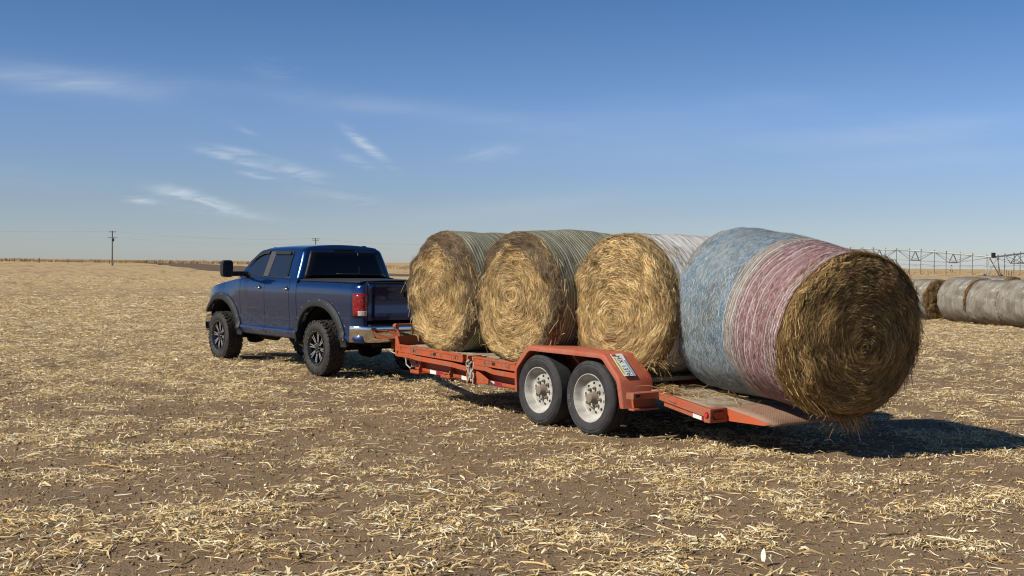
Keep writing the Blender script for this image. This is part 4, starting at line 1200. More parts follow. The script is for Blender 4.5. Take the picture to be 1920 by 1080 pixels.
for sgn in (1, -1):
    bs = side_panel("bed_side", -1.215, .712, sgn)
    rd = side_panel("rear_door", .985, 1.872, sgn)
    fd = side_panel("front_door", 1.882, 2.815, sgn)
    side_panel("cab_corner", .735, .975, sgn)
    side_panel("front_fender", 2.825, 4.50, sgn)
    # rocker
    mb = MB(); mb.grid([[(x_, half_w(x_, .55) * sgn - .012 * sgn, .56), (x_, (half_w(x_, .55) - .03) * sgn, .525), (x_, .80 * sgn, .52)] for x_ in np.linspace(.66, 2.92, 12)])
    mb.build("rocker_panel", m_flare, truck)
    # door handles
    for d, hx, in ((fd, 2.085), (rd, 1.085)):
        mb = MB(); yh = half_w(hx, 1.345) * sgn
        pts = [(hx - .075 + .15 * k / 8, yh + (.012 + .022 * math.sin(PI * k / 8)) * sgn, 1.345) for k in range(9)]
        mb.tube(pts, [.010] + [.017] * 7 + [.010], 10)
        mb.mi = 1
        mb.lathe([(0, .0), (.0, .045), (.003, .045), (.004, 0)], 16, (hx - .02, yh - .001 * sgn, 1.345), 'Y')
        mb.build("door_handle", [m_chrome, m_trim], d)
    # fuel-style chrome dash strips seen on the doors
    # windows on the sloping side of the cab
    def ys(z_): return (.905 - .345 * (z_ - 1.53)) * sgn
    def pane(poly, d, off, thick, mat, name):
        mb = MB()
        A = [(p[0], ys(p[1]) + off * sgn, p[1]) for p in poly]; B = [(p[0], ys(p[1]) + (off - thick) * sgn, p[1]) for p in poly]
        n = len(poly); mb.add(A + B, [tuple(range(n)), tuple(range(2 * n - 1, n - 1, -1))] + [(i, n + i, n + (i + 1) % n, (i + 1) % n) for i in range(n)])
        return mb.build(name, mat, d, smooth=False)
    rw = [(1.145, 1.548), (1.825, 1.548), (1.795, 1.72), (1.775, 1.945), (1.215, 1.945), (1.185, 1.90)]
    fw = [(1.985, 1.548), (2.72, 1.548), (2.665, 1.62), (2.56, 1.74), (2.44, 1.835), (2.30, 1.905), (2.16, 1.940), (1.955, 1.945)]
    def grow(poly, d):
        cx_ = sum(p[0] for p in poly) / len(poly); cz_ = sum(p[1] for p in poly) / len(poly)
        return [(p[0] + d * (1 if p[0] > cx_ else -1), p[1] + d * (1 if p[1] > cz_ else -1)) for p in poly]
    for d, poly in ((rd, rw), (fd, fw)):
        t_ = pane(grow(poly, .024), d, .010, .012, m_trim, "window_frame")
        pane(poly, d, .0145, .010, m_glass2, "window")
    pane([(1.815, 1.54), (1.995, 1.54), (1.965, 1.965), (1.765, 1.965)], fd, .020, .012, m_pillar, "door_pillar_trim")
    # rain visors over the windows
    for d, pl in ((rd, [(1.77, 1.915), (1.76, 1.975), (1.24, 1.970), (1.20, 1.945), (1.215, 1.915)]), (fd, [(1.985, 1.930), (1.98, 1.985), (2.18, 1.975), (2.36, 1.930), (2.53, 1.835), (2.66, 1.70), (2.62, 1.70), (2.50, 1.80), (2.34, 1.880), (2.16, 1.922)])):
        pane(pl, d, .040, .012, m_trim, "rain_visor")
    mb = MB(); mb.grid([[(x_, half_w(x_, 1.525) * sgn + .004 * sgn, 1.522), (x_, half_w(x_, 1.525) * sgn + .006 * sgn, 1.540)] for x_ in np.linspace(1.0, 2.80, 8)])
    mb.build("belt_molding", m_trim, fd, solid=.008)
    # flares with pocket bolts
    for xc in (0.0, WBASE):
        mb = MB(); rows = []
        nq = 44
        for k in range(nq + 1):
            q = PI * k / nq if xc < 1 else R(34) + (PI - R(34)) * k / nq
            c_, s_ = math.cos(q), math.sin(q)
            ex = lambda a, bz, z0: (xc - .03 + a * (1 if c_ > 0 else -1) * abs(c_) ** .86, z0 + bz * s_ ** .95)
            o1 = ex(.775 + .045 * (1 - s_), .722, .50); i1 = ex(.655 + .06 * (1 - s_), .60, .50)
            m1 = ex(.725 + .05 * (1 - s_), .675, .50); m2 = ex(.68 + .06 * (1 - s_), .63, .50)
            def yb(p): return half_w(min(max(p[0], -1.2), 4.4), max(p[1], .55))
            y_o = yb(o1) + .006; yo = max(yb(o1), .93) + .048
            rows.append([(o1[0], (y_o - .03) * sgn, o1[1]), (o1[0], (y_o + .008) * sgn, o1[1]), (m1[0], (yo - .012) * sgn, m1[1]), (m2[0], yo * sgn, m2[1]), (i1[0], (yo - .004) * sgn, i1[1]), (i1[0], (y_o - .10) * sgn, i1[1] - .0)])
        mb.grid(rows)
        flare = mb.build("fender_flare", m_flare, truck, ang=50)
        for deg in (14, 34, 54, 74, 94, 114, 134, 154, 170):
            if xc > 1 and deg < 40: continue
            mb = MB(); k = int(round((deg if xc < 1 else (deg - 34) * 180 / 146) / 180 * nq)); p = Vector(rows[k][1]).lerp(Vector(rows[k][2]), .55)
            mb.lathe([(0, .017), (.012 * sgn, .013), (.016 * sgn, 0)], 10, (p.x, p.y - .002 * sgn, p.z), 'Y')
            mb.build("bolt", m_bolt, flare)
        # wheel well liner, dark
        mb = MB(); mb.grid([[(xc - .03 + .66 * math.cos(q), .86 * sgn, .50 + .60 * math.sin(q)), (xc - .03 + .66 * math.cos(q), .50 * sgn, .50 + .60 * math.sin(q))] for q in np.linspace(0, PI, 24)])
        mb.build("wheel_well", m_under, truck, solid=.01)
# dark insides, frame and underbody
mb = MB()
def bx(x0, x1, y0, y1, z0, z1): mb.box(((x0 + x1) / 2, (y0 + y1) / 2, (z0 + z1) / 2), (x1 - x0, y1 - y0, z1 - z0))
bx(-1.10, 4.30, -.52, .52, .62, 1.30); bx(.70, 2.90, -.885, .885, .56, 1.47); bx(-1.15, -.72, -.80, .80, .60, 1.40); bx(-.70, .70, -.86, .86, 1.12, 1.44)
bx(2.90, 4.2, -.80, .80, 1.14, 1.30); bx(-1.15, 4.3, -.42, -.34, .50, .64); bx(-1.15, 4.3, .34, .42, .50, .64)
mb.build("underbody", m_under, truck, smooth=False)
mb = MB()
mb.tube([(0, -.80, .44), (0, .80, .44)], .06, 12); mb.lathe([(-.20, .02), (-.14, .16), (0, .19), (.14, .16), (.2, .02)], 20, (0, 0, .44), 'Y')
mb.tube([(WBASE, -.80, .44), (WBASE, .80, .44)], .06, 12); mb.lathe([(-.18, .02), (-.12, .14), (0, .16), (.12, .14), (.18, .02)], 20, (WBASE, .25, .44), 'Y')
mb.tube([(2.9, .45, .50), (2.35, .48, .50), (2.2, .48, .55)], [.10, .10, .05], 12)
mb.lathe([(1.25, 0), (1.27, .13), (1.9, .13), (1.92, 0)], 16, (0, .35, .50), 'X')
mb.build("axles", m_under, truck)
# cab
XR = [(1.50, .762), (1.53, .765), (1.80, .80), (1.95, .835), (2.01, .87), (2.045, .93), (2.075, .98), (2.10, 1.0)]
XF = [(1.50, 2.96), (1.53, 2.93), (1.62, 2.86), (1.84, 2.64), (1.95, 2.44), (2.01, 2.28), (2.045, 2.18), (2.075, 2.10), (2.10, 2.05)]
SEC = [(.925, 1.50), (.905, 1.53), (.812, 1.80), (.760, 1.95), (.744, 1.985), (.715, 2.012), (.67, 2.032), (.58, 2.050), (.40, 2.070), (.20, 2.082), (0, 2.086)]
def crown(x_): return -.020 * ((x_ - 1.5) / .8) ** 2 + .006
mb = MB(); rows = []
full = [(y_, z_) for y_, z_ in SEC] + [(-y_, z_) for y_, z_ in reversed(SEC[:-1])]
for y_, z_ in full:
    xr, xf = interp(XR, z_), interp(XF, z_); row = []
    sidef = min(1, max(0, (abs(y_) - .45) / .3))
    for q in np.linspace(0, PI / 2, 7):      # rounded rear corner
        rc = .105 * sidef
        row.append((xr + rc * (1 - math.cos(q)) - .012 * (1 - sidef), y_ - (1 if y_ > 0 else -1) * rc * .95 * (1 - math.sin(q)) * (abs(y_) > .01), z_ + crown(xr) * (z_ > 2.0)))
    for t in np.linspace(0, 1, 26)[1:]:
        x_ = xr + .105 * sidef + (xf - xr - .105 * sidef) * t
        row.append((x_, y_, z_ + crown(x_) * (z_ > 2.0)))
    rows.append(row)
mb.grid(rows)
cab = mb.build("cab", m_blue, truck, ang=40)
# rear wall and rear window
mb = MB()
def rear_x(z_): return interp(XR, z_)
def rear_half(z_): return interp([(p[1], p[0]) for p in SEC], z_) - .095
def roof_at(y_): return interp([(p[0], p[1]) for p in reversed(SEC)], abs(y_))
rows = []
for k2 in range(15):
    t = k2 / 14; row = []
    for k in range(25):
        f_ = k / 12 - 1; yw = f_ * rear_half(1.975); ztop = roof_at(yw) + crown(.95) + .001
        z_ = 1.46 + (ztop - 1.46) * t
        y_ = f_ * rear_half(min(z_, 1.975)) ; x_ = rear_x(min(z_, 2.085)) + .004 - .02 * (1 - f_ * f_)
        row.append((x_, y_, z_))
    rows.append(row)
mb.grid(rows)
mb.build("rear_wall", m_blue, cab)
def rear_pane(zs, yl, yr, off, mat, name, parent, edge=0.0, solid=.006):
    mb = MB()
    mb.grid([[(rear_x(z_) + .004 - .02 * (1 - ((yl(z_) + (yr(z_) - yl(z_)) * k / 12) / rear_half(z_)) ** 2) - off, yl(z_) + (yr(z_) - yl(z_)) * k / 12, z_) for k in range(13)] for z_ in zs])
    return mb.build(name, mat, parent, solid=solid)
zs = [1.535, 1.60, 1.75, 1.90, 1.965]
fr = rear_pane([1.525, 1.60, 1.75, 1.90, 1.975], lambda z_: rear_half(z_) - .012, lambda z_: -rear_half(z_) + .012, .004, m_trim, "rear_window_frame", truck)
rear_pane(zs, lambda z_: rear_half(z_) - .035, lambda z_: -rear_half(z_) + .035, .010, m_glass, "rear_window", truck)
rear_pane([1.598, 1.606], lambda z_: .20, lambda z_: -.235, .0135, m_slider, "slider_frame", fr, solid=.004)
rear_pane([1.60, 1.70, 1.95], lambda z_: -.228, lambda z_: -.238, .0135, m_slider, "slider_frame", fr, solid=.004)
rear_pane([1.935, 1.97], lambda z_: .22, lambda z_: -.22, .0135, m_trim, "slider_header", fr, solid=.004)
rear_pane([1.972, 2.022], lambda z_: .215, lambda z_: -.215, .012, m_glass, "high_brake_light", truck, solid=.01)
# windscreen, cowl and hood
mb = MB()
mb.grid([[(interp(XF, z_) + .03 + .10 * (1 - (k / 6 - 1) ** 2), (k / 6 - 1) * (interp([(p[1], p[0]) for p in SEC], z_) - .02), z_) for k in range(13)] for z_ in np.linspace(1.50, 2.045, 8)])
mb.build("windshield", m_glass, truck)
mb = MB(); rows = []
for x_ in np.linspace(2.78, 4.52, 24):
    zt_ = top_z(max(x_, 2.84)); hw_ = half_w(x_, zt_) - .05; row = []
    for k in range(17):
        s_ = k / 8 - 1; bulge_ = .075 * (1 - abs(s_) ** 3) + .03 * max(0, 1 - (abs(s_) / .45) ** 4) * min(1, max(0, (4.45 - x_) * 3))
        row.append((x_ + .05 * (1 - s_ * s_) * (x_ > 4.3), s_ * hw_, zt_ + .004 + bulge_ * (1 if x_ < 4.3 else max(.2, 1 - (x_ - 4.3) * 3))))
    rows.append(row)
mb.grid(rows); mb.build("hood", m_blue, truck)
mb = MB(); mb.tube([(2.92 + .12 * (1 - (k / 6 - 1) ** 2), (k / 6 - 1) * .84, 1.515) for k in range(13)], .035, 8); mb.build("cowl", m_trim, truck)
# nose: grille, headlights, chrome bumper
mb = MB(); mb.grid([[(4.53 - .16 * abs(k / 6 - 1) ** 2.2, (k / 6 - 1) * .74, z_) for k in range(13)] for z_ in (.80, .95, 1.10, 1.19)]); mb.build("grille", m_under, truck)
mb = MB()
for yv in (-.30, 0, .30): mb.tube([(4.55 - .02 * abs(yv), yv, .84), (4.54 - .02 * abs(yv), yv, 1.17)], .022, 8)
mb.tube([(4.55 - .13 * abs(k / 6 - 1) ** 2.2, (k / 6 - 1) * .48, 1.0) for k in range(13)], .022, 8)
mb.tube([(4.56 - .13 * abs(k / 6 - 1) ** 2.2, (k / 6 - 1) * .50, 1.18) for k in range(13)], .028, 8); mb.tube([(4.55 - .13 * abs(k / 6 - 1) ** 2.2, (k / 6 - 1) * .50, .83) for k in range(13)], .028, 8)
mb.build("grille_bars", m_chrome, truck)
for sgn in (1, -1):
    mb = MB(); mb.box((4.44, .66 * sgn, 1.04), (.10, .24, .20), Matrix.Rotation(-.45 * sgn, 3, 'Z')); mb.build("headlight", m_clear, truck, bevel=.02)
mb = MB(); mb.grid([[(4.64 - .30 * abs(k / 8 - 1) ** 2.6 + dx_, (k / 8 - 1) * .93, z_) for k in range(17)] for z_, dx_ in ((.50, -.06), (.53, 0), (.62, .015), (.72, .01), (.77, -.02), (.79, -.08))]); mb.build("front_bumper", m_chrome, truck)
# bed: tonneau, tailgate, lamps, bumper
mb = MB(); rows = []
for x_ in np.linspace(-1.19, .70, 12):
    rows.append([(x_, .90 * s_, 1.488) if abs(s_) == 1 else (x_, .90 * s_, 1.507 + .020 * (1 - s_ ** 4)) for s_ in [-1, -.985, -.9, -.5, 0, .5, .9, .985, 1]])
mb.grid(rows); mb.build("tonneau_cover", m_tonneau, truck, solid=.008)
mb = MB()
for sgn in (1, -1): bar_u(mb, .70, -1.20, .84 * sgn, .912 * sgn, 1.482, 1.508)
bar_u(mb, -1.17, -1.228, -.80, .80, 1.470, 1.502)
mb.build("bed_rail_cap", m_trim, truck, bevel=.008)
mb = MB(); prof = [(-1.205, .90), (-1.222, .92), (-1.228, 1.05), (-1.222, 1.10), (-1.226, 1.36), (-1.240, 1.41), (-1.242, 1.455), (-1.225, 1.474), (-1.16, 1.474)]
mb.grid([[(px_, y_, pz_) for y_ in np.linspace(-.785, .785, 12)] for px_, pz_ in prof])
tg = mb.build("tailgate", m_blue, truck, solid=.02, ang=30)
mb = MB(); mb.box((-1.238, 0, 1.30), (.03, .26, .08)); mb.build("tailgate_handle", m_trim, tg, bevel=.012)
# corner posts beside the tailgate, and lamps wrapping the corner
def corner(za, zb, x_f, off, sgn, y_in):
    rows = []
    for z_ in np.linspace(za, zb, 8):
        row = []
        for q in np.linspace(0, 1, 16):
            if q < .55:
                x_ = x_f + (-1.222 - x_f) * (q / .55); y_ = half_w(x_, z_)
                a = math.atan2(max(0, -.98 - x_), .25)
                row.append((x_ - off * math.sin(a), (y_ + off * math.cos(a)) * sgn, z_))
            else:
                t = (q - .55) / .45; y0_ = half_w(-1.222, z_)
                row.append((-1.224 - off, (y0_ + (y_in - y0_) * t) * sgn, z_))
        rows.append(row)
    return rows
for sgn in (1, -1):
    mb = MB(); mb.grid(corner(.59, 1.478, -1.215, .0, sgn, .795)); mb.build("rear_corner_post", m_blue, truck)
    mb = MB(); mb.grid(corner(.965, 1.335, -1.075, .010, sgn, .80)); fr = mb.build("tail_light_bezel", m_trim, truck, solid=.008)
    mb = MB(); mb.grid(corner(.985, 1.325, -1.085, .020, sgn, .805)); lamp = mb.build("tail_light", m_tail, truck, solid=.012)
    mb = MB(); mb.grid(corner(.990, 1.065, -1.17, .026, sgn, .812)); mb.build("reverse_lamp", m_clear, lamp, solid=.006)
mb = MB(); sec = [(.585, -.06), (.598, -.022), (.66, -.002), (.76, .012), (.815, .017), (.832, .010), (.842, -.02), (.846, -.12)]
def bump_path(off):
    o_ = []
    for k in range(41):
        s_ = k / 20 - 1; y_ = .965 * math.sin(s_ * PI / 2 * .999) if False else .975 * (1 if s_ > 0 else -1) * (1 - (1 - abs(s_)) ** 1.0)
        x_ = -1.31 + .30 * max(0, (abs(y_) - .70) / .275) ** 2.1
        o_.append((x_, y_))
    return o_
bp = bump_path(0)
mb.grid([[(x_ - o_, y_ * (1 + o_ * .35), z_) for x_, y_ in bp] for z_, o_ in sec])
rb = mb.build("rear_bumper", m_chrome, truck, ang=60)
mb = MB(); bar_u(mb, -1.08, -1.295, -.78, .78, .842, .856); mb.build("step_pad", m_trim, rb, bevel=.004)
mb = MB(); bar_u(mb, -1.0, -1.36, -.05, .05, .50, .58); bar_u(mb, -.95, -1.05, -.55, .55, .50, .57); bar_u(mb, -1.30, -1.52, -.03, .03, .47, .52); mb.lathe([(.52, .02), (.56, .02), (.575, .03), (.60, .025), (.61, 0)], 12, (-1.48, 0, 0), 'Z')
mb.build("hitch", m_dark, truck)
# tow mirrors
for sgn in (1, -1):
    mb = MB()
    mb.tube([(2.66, .86 * sgn, 1.575), (2.66, 1.20 * sgn, 1.570)], .042, 8)
    mb.box((2.70, .90 * sgn, 1.545), (.15, .06, .10))
    arm = mb.build("mirror_arm", m_trim, truck)
    mb = MB(); prof = []
    rows = []
    for dx_, s_ in ((.10, .55), (.085, .80), (.05, .95), (0, 1.0), (-.055, 1.0), (-.07, .97)):
        row = []
        for k in range(24):
            q = 2 * PI * k / 24; c_, s2 = math.cos(q), math.sin(q)
            sup = lambda v: (1 if v > 0 else -1) * abs(v) ** .42
            row.append((2.64 + dx_, (1.30 + .098 * s_ * sup(c_)) * sgn, 1.66 + .148 * s_ * sup(s2)))
        rows.append(row + [row[0]])
    mb.grid(rows); mb.add(rows[0][:-1], [tuple(range(24))]); mb.add(rows[-1][:-1], [tuple(range(24))])
    hd = mb.build("mirror_head", m_trim, arm)
    mb = MB(); mb.box((2.566, 1.30 * sgn, 1.695), (.006, .155, .165)); mb.build("mirror_glass", m_glass2, arm, bevel=.002)
    mb = MB(); mb.box((2.566, 1.30 * sgn, 1.565), (.006, .155, .065)); mb.build("mirror_glass", m_glass2, arm, bevel=.002)
mb = MB(); mb.lathe([(2.075, .05), (2.10, .045), (2.115, .025), (2.118, 0)], 14, (1.25, -.62, -.035), 'Z'); mb.build("roof_antenna", m_trim, truck)
# wheels
def truck_wheel(xw, sgn):
    wh = bpy.data.objects.new("wheel", None); COL.objects.link(wh); wh.parent = truck; wh.location = (xw, .845 * sgn, .437)
    if sgn < 0: wh.rotation_euler = (0, 0, PI)
    h = .155; Rt = .44
    mb = MB()
    pr = [(h - .03, .268), (h - .012, .285), (h + .002, .33), (h, .37), (h - .012, .402), (h - .028, .420)]
    mb.lathe(pr + [(h - .045, Rt - .016), (0, Rt - .014), (-h + .045, Rt - .016)] + [(-a, r) for a, r in reversed(pr)], 72)
    g = random.Random(5)
    nb = 34
    for row, (ya, yb, wq, stag) in enumerate(((h - .065, h - .012, .62, 0), (.035, .085, .66, .5), (-.022, .022, .70, 0), (-.085, -.035, .66, .5), (-h + .012, -h + .065, .62, 0))):
        for k in range(nb):
            q0 = 2 * PI * (k + stag + (0.12 if k % 2 else 0)) / nb; dq = 2 * PI / nb * wq / 2; sl_ = .05 * (1 if row % 2 else -1) if 0 < row < 4 else 0
            P = []
            for rr_ in (Rt - .022, Rt):
                for y_, q in ((ya, q0 - dq - sl_), (yb, q0 - dq + sl_), (yb, q0 + dq + sl_), (ya, q0 + dq - sl_)):
                    P.append((rr_ * math.cos(q), y_, rr_ * math.sin(q)))
            mb.hexa(P)
    for sg in (1, -1):     # shoulder lugs running down the sidewall
        for k in range(nb):
            q0 = 2 * PI * (k + (0.12 if k % 2 else 0)) / nb; dq = 2 * PI / nb * (.34 if k % 2 else .26); r0_ = .392 if k % 2 else .404
            P = []
            for y_, rr_ in ((h - .006, r0_), (h - .034, Rt - .002)):
                pass
            a0, a1 = q0 - dq, q0 + dq
            pts = []
            for yo in (-.008, .006):
                for rr_, q in ((r0_, a0), (r0_, a1), (Rt - .001, a1), (Rt - .001, a0)):
                    y_ = (h - .008 + yo if rr_ == r0_ else h - .030 + yo * 1.6) * sg
                    pts.append((rr_ * math.cos(q), y_, rr_ * math.sin(q)))
            mb.hexa(pts)
    mb.build("tyre", m_tyre2, wh, ang=32)
    mb = MB()
    mb.lathe([(h - .03, .270), (h - .012, .282), (h - .002, .276), (h - .004, .258), (h - .03, .240), (h - .10, .225), (h - .16, .215), (-h + .02, .215), (-h + .02, .262)], 64)
    mb.lathe([(h - .135, .0), (h - .135, .216)], 40)
    for k in range(8):
        q = 2 * PI * k / 8 + .12
        for dq in (-.10, .10):      # twin spokes
            P = []
            for wd_, y_ in ((.017, h - .13), (.013, h - .035)):
                for r_, qq in ((.055, q + dq * .8), (.246, q + dq)):
                    t = Vector((-math.sin(qq), 0, math.cos(qq))); c_ = Vector((r_ * math.cos(qq), y_ - (.022 if r_ < .1 else 0) * 0 + (0 if r_ > .1 else -.012), r_ * math.sin(qq)))
                    P += [c_ - t * wd_, c_ + t * wd_]
            mb.hexa([P[0], P[1], P[3], P[2], P[4], P[5], P[7], P[6]])
    mb.lathe([(h - .13, .075), (h - .045, .062), (h - .028, .055), (h - .022, 0)], 24)
    mb.mi = 1
    for k in range(8):      # milled faces on one edge of each spoke
        q = 2 * PI * k / 8 + .12
        for dq in (-.10, .10):
            P = []
            for r_, qq in ((.10, q + dq * .85), (.232, q + dq)):
                t = Vector((-math.sin(qq), 0, math.cos(qq))); c_ = Vector((r_ * math.cos(qq), h - (.043 if r_ < .15 else .0335), r_ * math.sin(qq)))
                P += [c_ - t * .0062 + t * .004, c_ + t * .0062 + t * .004]
            up_ = Vector((0, .0035, 0))
            mb.hexa([P[0], P[1], P[3], P[2], P[0] + up_, P[1] + up_, P[3] + up_, P[2] + up_])
    for k in range(20):
        q = 2 * PI * k / 20
        mb.lathe([(h - .004, .0055), (h + .004, .005), (h + .005, 0)], 8, (.267 * math.cos(q), 0, .267 * math.sin(q)))
    for k in range(8):
        q = 2 * PI * k / 8
        mb.lathe([(h - .05, .009), (h - .022, .008), (h - .02, 0)], 8, (.070 * math.cos(q), 0, .070 * math.sin(q)))
    mb.build("rim", [m_rimb, m_mill], wh, ang=30)
    return wh
for xw in (0, WBASE):
    for sgn in (1, -1): truck_wheel(xw, sgn)
# ------------------------------------------------------------ bales lying in the field on the right
m_hayf = m_hay_brown
bd = Vector((.25, -.968, 0))     # along the row, towards the camera
b0 = Vector((14.35, 41.4, 0))
T1 = lambda x, th: np.array([.33, .285, .215]) * (.55 + .75 * n3(x, th, 2.2, 19)[:, None]) + np.array([.0, .02, .05]) * np.clip(n3(x, th, 1.2, 15) * 4 - 1.9, 0, 1)[:, None]
def T1b(x, th):
    c = T1(x, th); e = (np.abs(np.abs(x) - .62) < .05)
    c[e] = c[e] * .6 + np.array([.20, .30, .36]) * .45
    k = .6 * np.clip((n3(x, th, 6, 52) - .63) * 12, 0, 1)[:, None] * (np.sin(th) > .1)[:, None]
    return c * (1 - k) + WHT * k
TH = lambda x, th: np.clip((n3(x, th, 3, 33) - .38) * 1.8, 0, .6)
rc_f = lambda x_: random.choice([np.array([.38, .35, .30]), np.array([.26, .25, .22]), np.array([.24, .28, .30])])
row_az = math.atan2(bd.y, bd.x)
field = [
 ("grey net-wrapped bale leftmost in the field row, half hidden behind the pink-netted bale", -.30, .55, 3, .73),
 ("grey net-wrapped bale with a torn bluish top, second in the field row", 2.03, .62, -2, .78),
 ("grey net-wrapped bale third in the field row, just behind the rightmost bale", 3.55, .62, 2, .74),
 ("grey net-wrapped bale cut by the right edge of the photo", 5.07, .66, 0, .76),
 ]
for i, (lb, t, side, yaw, rd_) in enumerate(field):
    p = b0 + bd * t + Vector((bd.y, -bd.x, 0)) * -side
    place_bale(p + Vector((0, 0, rd_ * .95)), (0, 0, row_az + R(yaw)), rd_ * .95, label=lb, L=1.5, Rad=rd_, seed=300 + i * 7, net_x=(-.735, .735), tint_fn=T1b, thin_fn=TH, hay=m_hayf,
        pal=PB, pp=PBP, near_sgn=1, nf=1600, Rz=1.0, Ry=1.02, flat=rd_ * .955, rings=26, ringcol=rc_f, group="round hay bales resting in the field", ring_w=.012)
p = Vector((17.05, 41.3, 0))
place_bale(p + Vector((0, 0, .76)), (0, 0, row_az + R(20)), .76, label="brown-ended round bale whose dark top shows over the grey field row", L=1.5, Rad=.80, seed=377, net_x=(-.74, .55), tint_fn=T1b, thin_fn=TH, hay=m_hayf,
    pal=PB, pp=PBP, near_sgn=1, nf=1200, Rz=1.0, Ry=1.0, flat=.77, rings=10, ringcol=rc_f, group="round hay bales resting in the field", ring_w=.012)
# ------------------------------------------------------------ centre pivot irrigation
m_galv = simple("galvanised_pipe", (.34, .34, .32), .55, .3, .4, 0, .15, .8)
m_galvd = simple("dark_strut_steel", (.14, .14, .14), .6, .3, .4, 0, .15, .8)
def pivot(label, P1, dirs, spans, hp, arch, rp, nst, hose=True, hz=1.0, detail=True):
    root = thing("pivot_irrigation_system", label, "irrigation system", P1)
    for sd, d, L in spans:
        d = Vector(d).normalized(); pr = Vector((-d.y, d.x, 0))
        def pt(t): return d * (L * t) + Vector((0, 0, hp + arch * (1 - (2 * t - 1) ** 2)))
        mb = MB(); mb.tube([pt(k / 24) for k in range(25)], rp, 8); mb.build("water_pipe", m_galv, root)
        n = nst; bots = []
        for k in range(1, n + 1):
            t = k / (n + 1); c_ = pt(t); b_ = c_ - Vector((0, 0, 1.15 if detail else .9)) - Vector((0, 0, .25 * math.sin(PI * t)))
            w_ = .95 if detail else .8
            l_, r_ = b_ + pr * w_, b_ - pr * w_; bots.append((l_, r_))
            mb = MB()
            mb.tube([c_, l_], rp * .6, 5); mb.tube([c_, r_], rp * .6, 5); mb.tube([l_, r_], rp * .55, 5)
            for dt in (-.5, .5):
                q = pt(min(1, max(0, t + dt / (n + 1))))
                mb.tube([q, l_], rp * .34, 4); mb.tube([q, r_], rp * .34, 4)
            mb.build("truss", m_galvd, root)
        mb = MB()
        for s_ in (0, 1):
            chain = [pt(0)] + [q[s_] for q in bots] + [pt(1)]
            for a, b_ in zip(chain, chain[1:]): mb.tube([a, b_], rp * .20, 4)
        mb.build("truss_rod", m_galvd, root)
        if hose:
            m_ = int(L / 1.9)
            for k in range(m_):
                t = (k + .5) / m_; c_ = pt(t); sd_ = pr * (.12 if k % 2 else -.12)
                mb = MB(); mb.tube([c_, c_ + sd_ * .5 + Vector((0, 0, .28)), c_ + sd_ + Vector((0, 0, .20)), c_ + sd_ - Vector((0, 0, .4)), Vector((c_.x + sd_.x, c_.y + sd_.y, hz))], .05, 5)
                mb.build("drop_hose", m_galvd, root)
    # tower
    d = Vector(spans[0][1]).normalized(); pr = Vector((-d.y, d.x, 0)); top = Vector((0, 0, hp))
    mb = MB(); feet = []
    for s_ in (1, -1):
        f_ = pr * 2.0 * s_ + Vector((0, 0, .55)); feet.append(f_)
        mb.tube([top + d * .55, f_], rp * .62, 6); mb.tube([top - d * .55, f_], rp * .62, 6)
    mb.tube([feet[0], feet[1]], rp * .7, 6)
    mb.tube([feet[0].lerp(top, .55), feet[1].lerp(top, .55)], rp * .45, 5)
    mb.build("tower_legs", m_galv, root)
    for f_ in feet:
        mb = MB(); c_ = Vector((f_.x, f_.y, .55)); ring = [c_ + pr * (.46 * math.cos(q)) + Vector((0, 0, .46 * math.sin(q))) for q in np.linspace(0, 2 * PI, 25)]
        mb.tube(ring, .14, 8, False); mb.tube([c_ - d * .1, c_ + d * .1], .22, 12); mb.build("wheel", m_black, root)
    mb = MB(); mb.box((0, 0, hp + .30), (.45, .35, .62)); mb.build("control_box", m_dark, root, bevel=.03)
    return root
P1 = Vector((62.9, 153.5, 0))
pivot("galvanised centre-pivot irrigation span with A-frame tower behind the field bales", P1, None,
      [(0, (-.62, .785, 0), 46), (1, (.80, .60, 0), 46)], 3.35, 1.15, .11, 7)
pv = pivot("faint distant irrigation span low on the horizon behind the nearer one", Vector((262, 700, 0)), None,
      [(0, (-1, .12, 0), 62), (1, (1, -.12, 0), 62)], 3.4, .9, .11, 5, hose=False, detail=False)
# ------------------------------------------------------------ utility poles and wires
m_wood = simple("weathered_pole_wood", (.085, .07, .06), .9, 0, .2, 0, .2, 1.5)
m_wire = simple("wire", (.10, .10, .10), .5, .5, .3, 0, .1, 1)
m_ins = simple("porcelain", (.30, .28, .26), .4, 0, .4, 0, .1, 5)
def az_at(px, d): return ((px - 960) / F_PX) * d
def pole(px, d, h, label, arms, gear=True):
    root = thing("utility_pole", label, "utility pole", (az_at(px, d), d, -.3), 0, "wooden utility poles along the field edge")
    mb = MB(); mb.tube([(0, 0, 0), (0, 0, h * .5), (.0, 0, h)], [.20, .17, .13], 10); mb.build("pole", m_wood, root)
    for z_, w_, yaw in arms:
        mb = MB(); mb.box((0, .16, z_), (w_, .12, .14)); mb.build("crossarm", m_wood, root)
        for s_ in (-1, -.55, .55, 1):
            mb = MB(); mb.lathe([(0, .03), (.1, .05), (.16, .09), (.22, .04), (.26, 0)], 10, (s_ * w_ * .46, .16, z_ + .06), 'Z'); mb.build("insulator", m_ins, root)
    if gear:
        mb = MB(); mb.lathe([(0, 0), (.02, .19), (.75, .19), (.8, .06), (.95, .05), (.97, 0)], 14, (.34, 0, h - 3.0), 'Z'); mb.build("transformer", m_dark, root)
        mb = MB(); mb.tube([(.20, -.05, 0), (.17, -.05, h - 3.2)], .07, 6); mb.lathe([(.5, 0), (.52, .16), (1.7, .16), (1.75, 0)], 8, (.28, 0, 0), 'Z'); mb.build("riser_conduit", m_ins, root)
    return root
D1, D2 = 330, 402
H1, H2 = 10.1, 10.1
